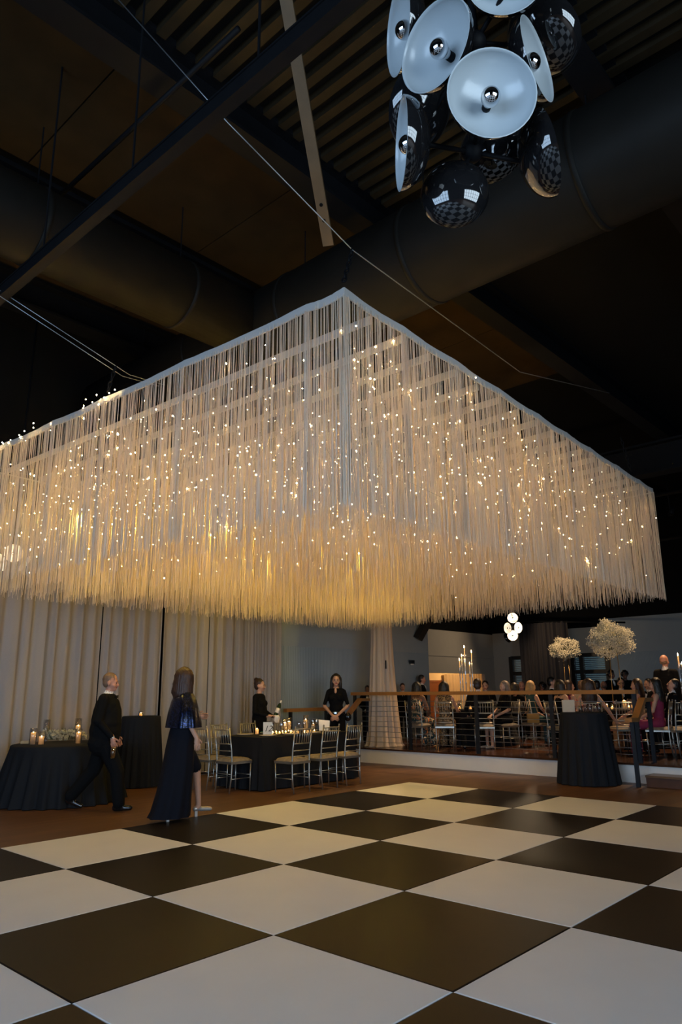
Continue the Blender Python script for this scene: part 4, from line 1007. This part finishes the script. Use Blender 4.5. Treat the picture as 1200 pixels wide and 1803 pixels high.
    if tie == 'bow':
        for sg in (-1, 1): gf.add([T(sg*.008, .125, 1.437), T(sg*.05, .120, 1.46), T(sg*.05, .120, 1.41), T(sg*.008, .125, 1.429), T(sg*.008, .10, 1.437), T(sg*.05, .10, 1.46), T(sg*.05, .10, 1.41), T(sg*.008, .10, 1.429)], [(0,1,2,3),(7,6,5,4),(0,4,5,1),(1,5,6,2),(2,6,7,3)], TP)
        gf.ell(T(0, .118, 1.434), (.012, .014, .013), TP, L, 8, 6)
    elif tie == 'long': gf.add([T(-.018, .128, 1.44), T(.018, .128, 1.44), T(.03, .145, 1.22), T(0, .145, 1.17), T(-.03, .145, 1.22)], [(0, 4, 3, 2, 1)], TP)
    body = remesh(g, voxel); body.add(gf.v, gf.f); body.m[-len(gf.f):] = gf.m
    hair_m = HAIR[hair[1]]; sh_m = shoe or SHOE
    o = body.obj('body', [SKIN[skin], top, bottom, sh_m, SHIRT, LIP, EYE, hair_m], t, True)
    # hair
    gh = G(); st = hair[0]; rr = random.Random(sum(map(ord, label)) % 1000)
    if st != 'bald':
        if st == 'crop': gh.ell(Hh(0, -.014, .138), (.080, .098, .096), 0, R); gh.ell(Hh(0, -.04, .085), (.075, .062, .06), 0, R)
        else: gh.ell(Hh(0, -.018, .142), (.083, .099, .098), 0, R); gh.ell(Hh(0, -.045, .085), (.079, .066, .075), 0, R)
        if st in ('long', 'wavy', 'bob'):
            ln = {'long': -.20, 'wavy': -.24, 'bob': -.05}[st] if len(hair) < 3 else hair[2]
            gh.ell(Hh(0, -.055, .06), (.092, .065, .11), 0, R)
            for k in range(13):
                a = PI*(k/12)*1.15 + PI*.925; vf = 1.18 if st == 'wavy' else 1.0; x, y = .088*vf*math.cos(a), .07*vf*math.sin(a) - .02
                pc, p0, p1 = Hh(x*.30, y*.30 - .015, .205), Hh(x*.93, y*.93, .135), Hh(x*.98, y*.95 - .01, .03); z2 = ln + rr.uniform(-.03, .03)
                p2 = Hh(x*1.0 + rr.uniform(-.012, .012), y*.9 - .03, z2*.5); p3 = Hh(x*.85 + rr.uniform(-.02, .02), y*.8 - .035, z2)
                gh.tube([pc, Hh(x*.70, y*.70 - .006, .183), p0, p1, p2, p3], [.012, .026, .030, .034, .034, .018], 8, 0)
        if st == 'bun': gh.ell(Hh(0, -.075, .215), (.042, .042, .038), 0, R)
        if st == 'updo': gh.ell(Hh(0, -.085, .12), (.066, .062, .075), 0, R); gh.ell(Hh(.02, -.05, .20), (.05, .05, .04), 0, R)
        if st == 'curly': 
            for k in range(40):
                d = Vector((rr.gauss(0, 1), rr.gauss(-.4, 1), rr.gauss(.5, 1))).normalized(); gh.ell(Hh(d.x*.085, d.y*.10-.02, .13+d.z*.09), (.03, .03, .03), 0, R, 8, 6)
        hm = remesh(gh, .012, 2)
        vs = []
        for x, y, z in hm.v:
            a = math.atan2(y-nt_.y, x-nt_.x); q = .0035*math.sin(a*34 + z*9) + .002*math.sin(a*71); r_ = Vector((x-nt_.x, y-nt_.y, 0)); r_ = r_.normalized() if r_.length > 1e-5 else r_
            vs.append((x + r_.x*q, y + r_.y*q, z))
        hm.v = vs; hm.obj('hair', hair_m, t, True)
    else:
        gh.ell(Hh(0, -.035, .085), (.0785, .064, .05), 0, R); remesh(gh, .012, 2).obj('hair', hair_m, t, True)
    t.scale = (s, s, s); t['_T'] = 0; del t['_T']
    return t, T, Hh, R, J

def loft(rings, m, name, parent, n=48, folds=0, amp=0.0, close_top=False):
    vs = []; fs = []
    for j, (cx, cy, z, rx, ry) in enumerate(rings):
        tt = j/(len(rings)-1)
        for k in range(n):
            a = 2*PI*k/n; f = 1 + amp*tt*math.sin(folds*a + .7*math.sin(2*a)); vs.append((cx + rx*f*math.cos(a), cy + ry*f*math.sin(a), z))
    for j in range(len(rings)-1):
        for k in range(n): a = j*n+k; b = j*n+(k+1) % n; fs.append((a, a+n, b+n, b))
    if close_top: fs.append(tuple(range(n)))
    n0 = len(vs); cz = [tuple(v) for v in vs]
    return G().add(vs, fs).obj(name, m, parent, True)

# the man in the tuxedo walking right
mp_ = V3(-3.13, 9.78, 0)
t, T, Hh, R, J = person('man in black tuxedo and bow tie walking right holding a glass', mp_, (1, .04), s=.985, skin=1, shirt=True, tie='bow', hair=('crop', 'sandy'), belly=.06, bulk=1.32, lean=.05, voxel=.010,
    over={'knR': (.09, .22, .50), 'anR': (.09, .27, .09), 'knL': (-.09, -.13, .50), 'anL': (-.09, -.40, .16), 'footL': (0, 1, -.45), 'elR': (.25, -.02, 1.13), 'wrR': (.22, .16, .93), 'elL': (-.25, -.02, 1.13), 'wrL': (-.22, .10, .92)},
    hands={'R': {'d': (0, .25, -1), 'pn': (-1, 0, 0), 'curl': 1.1}})
gl = thing('highball_glass', 'glass of dark drink hanging in the hand of the man in tuxedo', 'glass', mp_ + V3(.20, -.225, .655))
G().lathe([(.001, 0), (.030, 0), (.034, .14), (.0325, .14), (.029, .006), (.001, .006)], 20).obj('tumbler', M_GLASS, gl, True)
G().lathe([(.001, .012), (.0285, .012), (.031, .10), (.001, .10)], 20).obj('drink', mat('amber_drink', (.10, .04, .01), .2, noise=.1, nscale=20), gl, True)

# the woman in the navy gown
NAVY = mat('navy_crepe', (.0035, .0042, .009), .85, noise=.2, nscale=60, spec=.2)
SEQ = sequin('navy_sequins', (.004, .005, .010), (.02, .035, .12))
wp = V3(-1.92, 8.92, .03)
SILVERSHOE = mat('silver_leather', (.55, .52, .50), .3, metal=.6, noise=.1, nscale=30)
t, T, Hh, R, J = person('woman in navy gown and sequinned cape stepping onto the dance floor', wp, (.80, .45), fem=True, s=.985, skin=0, top=NAVY, sleeve='short', legs='dress', hair=('wavy', 'red', -.17), yaw=.62, voxel=.010, shoe=SILVERSHOE,
    over={'knR': (.08, .06, .52), 'anR': (.08, -.13, .12), 'knL': (-.08, .22, .54), 'anL': (-.08, .26, .13), 'elR': (.22, -.02, 1.15), 'wrR': (.22, .10, .93), 'elL': (-.21, .04, 1.16), 'wrL': (-.12, .20, 1.16)},
    hands={'R': {'d': (0, .15, -1), 'curl': .6}})
loft([(0, 0, 1.10, .155, .125), (0, -.005, .98, .185, .15), (0, -.02, .80, .19, .17), (0, -.04, .55, .195, .185), (0, -.07, .30, .20, .205), (0, -.10, .10, .215, .23), (0, -.12, .035, .22, .245)], NAVY, 'gown_skirt', t, 72, 9, .05)
loft([(0, .0, 1.465, .075, .07), (0, 0, 1.435, .17, .105), (0, 0, 1.35, .245, .14), (0, .0, 1.22, .285, .175), (0, .005, 1.10, .30, .20), (0, .005, 1.04, .30, .205)], SEQ, 'sequin_cape', t, 72, 7, .05)
for sx, y0, y1, z in ((.08, -.13, .03, .0), (-.08, .26, .42, .0)):
    G().box((sx-.016, y0-.045, 0), (sx+.016, y0-.012, .075)).obj('block_heel', SILVERSHOE, t)
cl_ = t

# servers
p1 = P(456, 1350); p1 = RM(9.2, -10.5)
t, T, Hh, R, J = person('server in black with hair bun and glasses holding a wine bottle', p1, (.9, -.35), fem=True, s=.97, skin=0, top=SUIT, sleeve='long', hair=('bun', 'brown'), yaw=.15, voxel=.012,
    over={'elR': (.22, .02, 1.13), 'wrR': (.12, .24, 1.06), 'elL': (-.22, .02, 1.13), 'wrL': (-.10, .25, 1.04)}, hands={'R': {'d': (-.5, .8, .1), 'pn': (0, -.1, -1), 'curl': .9}, 'L': {'d': (.5, .8, .1), 'pn': (0, .2, 1), 'curl': .8}})
g = G()
for x in (-.032, .032): g.tube([Hh(x + .024*math.cos(a), .106, .092 + .018*math.sin(a)) for a in [2*PI*k/12 for k in range(13)]], .002, 5, caps=False)
g.tube([Hh(-.008, .107, .095), Hh(.008, .107, .095)], .002, 5)
for x in (-1, 1): g.tube([Hh(x*.056, .104, .096), Hh(x*.079, .0, .096)], .002, 5)
g.obj('eyeglasses', M_GOLD, t)
fdir = V3(.9, -.35, 0).normalized(); rgt = V3(fdir.y, -fdir.x, 0)
wb = thing('wine_bottle', 'green wine bottle with white label in the server\'s hands', 'bottle', p1 + fdir*.34 + V3(0, 0, 1.02), 0)
wb.rotation_euler = (-.25, .35, 0)
G().lathe([(.001, 0), (.037, 0), (.038, .01), (.038, .19), (.03, .22), (.014, .245), (.0135, .30), (.001, .30)], 20).obj('bottle', mat('green_glass', (.012, .03, .012), .08, noise=.1, nscale=10), wb, True)
G().lathe([(.0385, .06), (.0388, .06), (.0388, .15), (.0385, .15)], 20).obj('label', M_WHITEPAPER, wb, True)
G().lathe([(.0145, .255), (.0150, .26), (.0150, .303), (.001, .304)], 16).obj('foil', M_WHITEPAPER, wb, True)
o = loft([(0, 0, 0, .045, .04), (.01, 0, -.04, .055, .045), (.0, .01, -.09, .05, .04), (.015, .01, -.13, .03, .03)], M_WHITELINEN, 'serving_napkin', None, 32, 5, .25, True); o.location = p1 + fdir*.34 + V3(.02, -.02, 1.035); tag(o, 'white napkin draped under the wine bottle', 'napkin')
p2 = RM(11.0, -10.2)
t, T, Hh, R, J = person('server in black blouse standing with hands clasped behind the banquet table', p2, (-.12, -1), fem=True, s=1.03, skin=0, top=BLACKDRESS, bottom=SUIT, sleeve='short', hair=('long', 'dark', -.16), yaw=.15, voxel=.012,
    over={'elR': (.235, .02, 1.14), 'wrR': (.055, .20, .965), 'elL': (-.235, .02, 1.14), 'wrL': (-.055, .20, .965)}, hands={'R': {'d': (-.8, .35, -.5), 'pn': (0, -1, 0), 'curl': .6, 'side': -1}, 'L': {'d': (.8, .35, -.5), 'pn': (0, -1, 0), 'curl': .6, 'side': 1}})
g = G(); g.ell(T(0, .085, 1.42), (.03, .035, .06), 0); remesh(g, .01).obj('neckline', SKIN[0], t, True)
G().lathe([(.172, .98), (.176, .985), (.176, 1.02), (.172, 1.025)], 40, fold=lambda a, z: 1 - .3*abs(math.sin(a))**2).obj('belt', SHOE, t, True)
G().box((-.02, .118, .985), (.02, .128, 1.02)).obj('buckle', M_CHROME, t)
bg = thing('waist_bag', 'small black waist bag on the hip of the server with clasped hands', 'bag', p2 + V3(.23, .02, .86)); G().ell((0, 0, .09), (.075, .05, .085), 0, None, 16, 10).obj('pouch', SHOE, bg, True); G().box((-.05, -.055, .10), (.05, -.045, .12)).obj('zip_flap', M_DARKSTEEL, bg)

# people on the stage
TC1, TC2 = RM(14.1, -8.85, .3), RM(15.1, -6.15, .3); TR = .74; TH = .745
def SP(px, py): return P(px, py, .3)
def fdir_to(p, c): d = c - p; return (d.x, d.y)
PPL = 'guests at the stage tables'
MAG = cl('magenta_dress', (.20, .012, .055)); TEAL = cl('teal_dress', (.012, .05, .055)); BEIGE = cl('beige_dress', (.42, .33, .25))
FLORAL = patterned('floral_dress', (.008, .035, .04), (.45, .35, .24), (.55, .20, .07), 16); LACE = patterned('gold_lace_dress', (.04, .025, .012), (.36, .22, .10), (.30, .17, .08), 45); PINKF = patterned('pink_floral_dress', (.55, .35, .32), (.45, .03, .04), (.12, .06, .12), 14)
def guest(label, px, py, facing=None, tc=None, **k):
    p = SP(px, py); f = facing if facing else fdir_to(p, tc if tc else TC1)
    k.setdefault('group', PPL); k.setdefault('voxel', .015)
    sp = k.pop('specs', False); t, T, Hh, R, J = person(label, p, f, **k)
    if sp:
        g = G()
        for x in (-.032, .032): g.tube([Hh(x + .026*math.cos(a), .108, .092 + .019*math.sin(a)) for a in [2*PI*i/12 for i in range(13)]], .004, 5, caps=False)
        g.tube([Hh(-.007, .109, .095), Hh(.007, .109, .095)], .004, 5)
        for x in (-1, 1): g.tube([Hh(x*.057, .106, .096), Hh(x*.082, .0, .096)], .003, 5)
        g.obj('eyeglasses', M_INK, t)
    return p, Vector((f[0], f[1], 0))
def seat(p, f, label): chair(Vector((p.x, p.y, .3)), f, label, GS)
sit = dict(pose='sit', s=.95)
# standing
guest('boy in black suit and bow tie standing left of the draped column', 648, 1309, (-.1, -1), s=.73, shirt=True, tie='bow', hair=('short', 'black'), skin=2, over={'elR': (.24, .0, 1.13), 'wrR': (.05, .17, 1.0), 'elL': (-.24, 0, 1.13), 'wrL': (-.05, .17, 1.0)})
guest('boy in dark suit and long tie standing right of the draped column', 711, 1303, (.1, -1), s=.76, shirt=True, tie='long', hair=('short', 'brown'))
guest('dark haired man in suit standing behind the woman in floral dress', 746, 1299, (1, -.15), s=.88, shirt=True, hair=('short', 'dark'), skin=1)
guest('tall bald man in tuxedo standing at the right edge with his back turned', 1187, 1316, (.75, .6), s=1.04, bulk=1.15, shirt=True, hair=('bald', 'sandy'), skin=1, pitch=-.15, voxel=.012)
guest('dark figure in suit standing between the gold flower rods', 1086, 1293, (.3, -1), s=.93, skin=2, shirt=True, hair=('curly', 'black'))
guest('dark figure standing right of the gold flower rods', 1110, 1291, (-.3, -1), s=.93, skin=2, hair=('curly', 'black'))
# table one, front
p, f = guest('seated woman in teal floral dress with black hair behind the guard rail', 738, 1316, (.55, .8), fem=True, skin=2, top=FLORAL, sleeve='none', legs='gown', hair=('bob', 'black'), strap=True, **sit); seat(p, f, 'silver chair under the woman in teal floral dress')
p, f = guest('seated woman with dark bob in gold lace dress', 786, 1318, (.25, 1), fem=True, top=LACE, sleeve='none', legs='gown', hair=('bob', 'dark'), **sit, over={'elR': (.26, .10, .80), 'wrR': (.24, .32, .78)}); seat(p, f, 'silver chair under the woman in gold lace dress')
p, f = guest('seated man in dark suit seen from behind at the first stage table', 846, 1320, (-.12, 1), pose='sit', s=.98, shirt=True, hair=('short', 'brown'), yaw=-.4, over={'knL': (-.25, .40, .53), 'anL': (-.28, .22, .09)}); seat(p + V3(.09, 0, 0), V3(.1, 1, 0), 'silver chair under the man seen from behind')
p, f = guest('seated woman in black dress with bare legs facing left', 893, 1317, (-1, -.35), fem=True, skin=0, top=BLACKDRESS, sleeve='short', legs='dress', hair=('bob', 'grey', -.09), **sit, shoe=SILVERSHOE, voxel=.012); seat(p, f, 'silver chair under the woman in black with bare legs')
# table one, far side
guest('man in dark suit half hidden behind the man seen from behind', 859, 1301, (-.3, -1), pose='sit', s=.98, shirt=True, hair=('short', 'dark'))
guest('guest with dark hair beside the bald guest left of the charcoal drape', 912, 1309, (.3, 1), pose='sit', s=.93, top=BLACKDRESS, hair=('bob', 'dark'))
guest('bald ruddy guest in front of the charcoal drape', 924, 1298, (-.3, -1), pose='sit', s=.97, skin=1, hair=('bald', 'grey'))
# between the tables
p, f = guest('blond woman in teal dress seated left of the mustard bag', 943, 1314, (.9, .45), fem=True, top=TEAL, sleeve='none', hair=('bob', 'blond', -.02), **sit); seat(p, f, 'silver chair under the blond woman in teal')
guest('dark skinned guest right of the blond woman', 961, 1298, (-.5, -1), pose='sit', s=.95, skin=2, hair=('curly', 'black'))
guest('dark haired man behind the woman with bare shoulders', 980, 1300, (.9, -.4), pose='sit', s=1.03, hair=('short', 'black'), shirt=True)
# table two
p, f = guest('woman with curly dark hair and bare shoulders in black dress leaning right', 993, 1326, (1, .35), fem=True, top=BLACKDRESS, sleeve='none', strap=True, legs='gown', hair=('wavy', 'dark', -.06), lean=.12, pitch=-.2, **sit); seat(p, f, 'silver chair under the bare shouldered woman in black')
guest('woman in magenta dress looking right behind the front cocktail table', 1012, 1314, (1, .1), fem=True, top=MAG, sleeve='none', hair=('long', 'brown', -.1), **sit)
p, f = guest('woman with long wavy brown hair in pink floral dress seen from behind', 1046, 1331, (.25, 1), fem=True, top=PINKF, sleeve='none', strap=True, legs='gown', hair=('wavy', 'brown', -.26), **sit, over={'elR': (.30, -.06, .84), 'wrR': (.44, -.02, .60)}, voxel=.012, hands={'R': {'d': (.8, .2, -.25), 'pn': (0, 0, -1), 'curl': .1}}); seat(p, f, 'silver chair under the woman with long wavy hair')
guest('woman with blond brown updo partly hidden by the wavy haired woman', 1032, 1308, (.4, 1), fem=True, top=BEIGE, sleeve='none', hair=('updo', 'sandy'), **sit)
guest('black haired man between the wavy haired woman and the bald guest', 1059, 1301, (.3, .9), pose='sit', s=.96, hair=('short', 'black'))
guest('bald guest seated left of the gold flower rods', 1070, 1295, (-.2, 1), pose='sit', s=.96, skin=1, hair=('bald', 'grey'))
guest('dark haired man with glasses and tuxedo facing the camera', 1103, 1303, (-.1, -1), pose='sit', s=1.0, specs=True, skin=0, shirt=True, tie='bow', hair=('short', 'black'))
seat(P(1099, 1329, .3), V3(-.1, 1, 0), 'empty silver chair between the cocktail table and the stair rail')
p, f = guest('woman with straight brown hair in beige dress facing left', 1131, 1324, (-.95, .5), fem=True, top=BEIGE, sleeve='none', strap=True, legs='gown', hair=('long', 'brown', -.2), **sit); seat(p, f, 'silver chair under the woman in beige dress')
guest('black haired man in tuxedo facing left between two long haired women', 1151, 1308, (-1, -.4), pose='sit', s=.97, shirt=True, tie='bow', hair=('short', 'black'))
p, f = guest('woman with long dark hair in magenta dress near the right edge', 1165, 1331, (-.9, .55), fem=True, top=MAG, sleeve='none', strap=True, legs='gown', hair=('long', 'dark', -.2), **sit); seat(p, f, 'silver chair under the woman in magenta near the right edge')
p, f = guest('man in tuxedo looking down at the far right edge', 1193, 1326, (-1, .2), pose='sit', s=.95, shirt=True, tie='bow', hair=('short', 'dark'), pitch=-.45); seat(P(1197, 1332, .3), V3(-.3, 1, 0), 'silver chair at the right edge of the view')

# stage tables
for c, nm, sd in ((TC1, 'left', 11), (TC2, 'right', 12)):
    cloth_round('tablecloth', 'black cloth on the %s round dining table on the stage' % nm, c, TR, TH, .10, 22, seed=sd)
    table_round('dining_table', '%s round dining table on the stage under black cloth' % nm, c, TR, TH-.002)
# tall candelabrum on table one
def candelabrum(loc, stems, label):
    t = thing('candelabrum', label, 'candelabrum', loc)
    G().lathe([(.001, 0), (.16, 0), (.16, .012), (.001, .014)], 28).obj('mirror_base', M_CHROME, t)
    for x, y, h in stems:
        st = G().lathe([(.001, .014), (.035, .014), (.012, .05), (.011, h*.5), (.02, h*.5+.02), (.011, h*.5+.04), (.011, h-.04), (.024, h-.02), (.026, h)], 14, 0, (x, y, 0)).obj('stem', mat('crystal_stem', (.55, .62, .72), .1, metal=.55, noise=.1, nscale=20), t, True)
        G().tube([(x, y, h), (x, y, h+.24)], [.013, .011], 10).obj('taper_candle', M_WAX, t, True)
        G().lathe([(.001, h+.24), (.007, h+.25), (.006, h+.265), (.001, h+.285)], 8, 0, (x, y, 0)).obj('flame', M_FLAME, t, True)
        o = G().lathe([(.028, h), (.030, h+.01), (.028, h+.08)], 14, 0, (x, y, 0)).obj('drip_glass', M_GLASS, t, True)
    return t
cz = TC1.z + TH
cpos = Vector((TC1.x-.05, TC1.y, cz)); stems = []
for px, py in ((808, 1159), (812, 1152), (816.5, 1137), (829, 1145), (826, 1166)):
    d = ray(px, py); dy = {808: -.06, 812: .08, 816.5: 0, 829: .07, 826: -.08}[px]; q = Vector((0, 0, CAM_H)) + d*((cpos.y+dy)/d.y); stems.append((q.x-cpos.x, dy, q.z - cz - .285))
mxm = sum(s_[0] for s_ in stems)/5; cpos.x += mxm; stems = [(a-mxm, b, c) for a, b, c in stems]
candelabrum(cpos, stems, 'tall silver candelabrum with five lit taper candles on the left stage table')
q = SP(1199, 1316); p_ = RM(14.5, -4.55); 
c3 = RM(15.0, -4.35, .3)
cloth_round('tablecloth', 'black cloth on the small table at the far right edge of the stage', c3, .45, TH, .08, 18, seed=14); table_round('dining_table', 'small table at the far right edge of the stage', c3, .45, TH-.002)
q = ray(1192, 1150); k_ = c3.y/q.y; zt_ = CAM_H + q.z*k_ - c3.z - TH - .285; xx = q.x*k_ - c3.x
candelabrum(Vector((c3.x, c3.y, c3.z+TH)), [(xx, 0, zt_), (xx+.10, .08, zt_-.16), (xx+.18, -.05, zt_-.08)], 'tall candelabrum with lit candles cut by the right edge')
# flower stands on table two and behind
def stand_at(px, py, base, label, R, seed, legs):
    d = ray(px, py); k_ = base.y/d.y; z = CAM_H + d.z*k_; flower_ball(Vector((d.x*k_, base.y, base.z)), z - base.z, R, legs, label, seed)
stand_at(1076, 1126, Vector((0, TC2.y+.1, TC2.z+TH)), 'larger round ball of baby\'s breath on two gold rods over the right table', (.47, .47, .40), 21, [(-.10, 0), (.12, 0)])
c4 = RM(18.0, -8.6, .3)
cloth_round('tablecloth', 'black cloth on the small table in front of the glazed doors', c4, .45, TH, .08, 18, seed=15); table_round('dining_table', 'small table in front of the glazed doors', c4, .45, TH-.002)
stand_at(994, 1142, Vector((0, c4.y, c4.z+TH)), 'smaller warmly lit ball of baby\'s breath in front of the charcoal drape', (.42, .42, .30), 22, [(-.08, 0), (.08, 0)])
# glassware and candles on the stage tables
for c, nm in ((TC1, 'left'), (TC2, 'right')):
    for k in range(12):
        a = 2*PI*k/12 + .2; r = .50 + .08*(k % 2); glass(Vector((c.x + r*math.cos(a), c.y + r*math.sin(a), c.z+TH)), 'clear stemmed glass, one of twelve round the %s stage table' % nm, 'glasses on the %s stage table' % nm, 'wine' if k % 2 else 'water')
    for k in range(5):
        a = 2*PI*k/5 + 4.2; candle(Vector((c.x + .37*math.cos(a), c.y + .37*math.sin(a), c.z+TH)), .024, .05 + .03*(k % 2), .12, 'small candle in glass, one of five round the centre of the %s stage table' % nm, 'candles on the %s stage table' % nm, name='votive_candle')
candle(Vector((TC2.x+.12, TC2.y-.2, TC2.z+TH)), .036, .17, .0, 'white pillar candle standing highest among the glasses on the right table', None, vase=False)
g = G(); rnd = np.random.default_rng(8); blossoms(g, (0, 0, .13), (.20, .16, .12), 900, .012, rnd, .4)
cp_ = thing('low_flowers', 'low pale flower cluster under the tall candelabrum', 'flowers', Vector((TC1.x-.0, TC1.y-.28, cz))); o = g.obj('blossoms', M_BLOSSOM, cp_); o['kind'] = 'stuff'
# mustard handbag hanging on a chair
q = P(938, 1263, .80); q = Vector((3.62, 14.35, .95)); d = ray(938, 1264); k_ = 14.3/d.y; q = Vector((d.x*k_, 14.3, CAM_H + d.z*k_))
hb = thing('handbag', 'mustard yellow handbag hanging behind the guard rail', 'bag', q)
G().box((-.11, -.03, -.09), (.11, .03, .07)).obj('bag_body', mat('mustard_leather', (.32, .16, .02), .5, noise=.1, nscale=30), hb); G().box((-.113, -.034, .0), (.113, .034, .075)).obj('bag_flap', MATS['mustard_leather'], hb)
G().tube([(-.10, 0, .07), (-.05, 0, .3), (.05, 0, .3), (.10, 0, .07)], .006, 6).obj('strap', MATS['mustard_leather'], hb)
# invented spotlights, added to warm the stage and the banquet floor
def spot(loc, aim, power, size, label, col=(1, .64, .34)):
    t = thing('added_spotlight', label, 'spotlight', loc); d = (Vector(aim) - Vector(loc)).normalized(); q = d.to_track_quat('Z', 'Y').to_matrix().to_4x4()
    G().lathe([(.001, -.20), (.06, -.20), (.065, 0), (.06, .0), (.055, -.02), (.001, -.02)], 18, M=q).obj('housing', M_DARKSTEEL, t, True)
    G().tube([(0, 0, 0), (0, 0, CEIL - loc[2])], .012, 6).obj('drop_rod', M_DARKSTEEL, t)
    l = bpy.data.lights.new('spot_beam', 'SPOT'); l.energy = power; l.color = col; l.spot_size = size; l.spot_blend = .6; l.shadow_soft_size = .05
    o = bpy.data.objects.new('spot_beam', l); C.objects.link(o); o.parent = t; o.location = d*.03; o.rotation_euler = d.to_track_quat('-Z', 'Y').to_euler()
spot(RM(15.6, -7.6, 5.2), RM(14.0, -8.4, .9), 1000, 1.0, 'added dark ceiling spotlight over the left stage table')
spot(RM(16.4, -5.0, 5.2), RM(14.6, -5.7, .9), 1000, 1.0, 'added dark ceiling spotlight over the right stage table')
spot(RM(15.2, -7.0, 5.0), RM(18.0, -8.6, 2.75), 1100, .42, 'added dark ceiling spotlight aimed at the smaller flower ball')
spot(RM(11.0, -8.6, 5.2), RM(9.5, -8.3, 0), 520, .9, 'added dark ceiling spotlight over the floor beside the banquet table', (1, .62, .3))
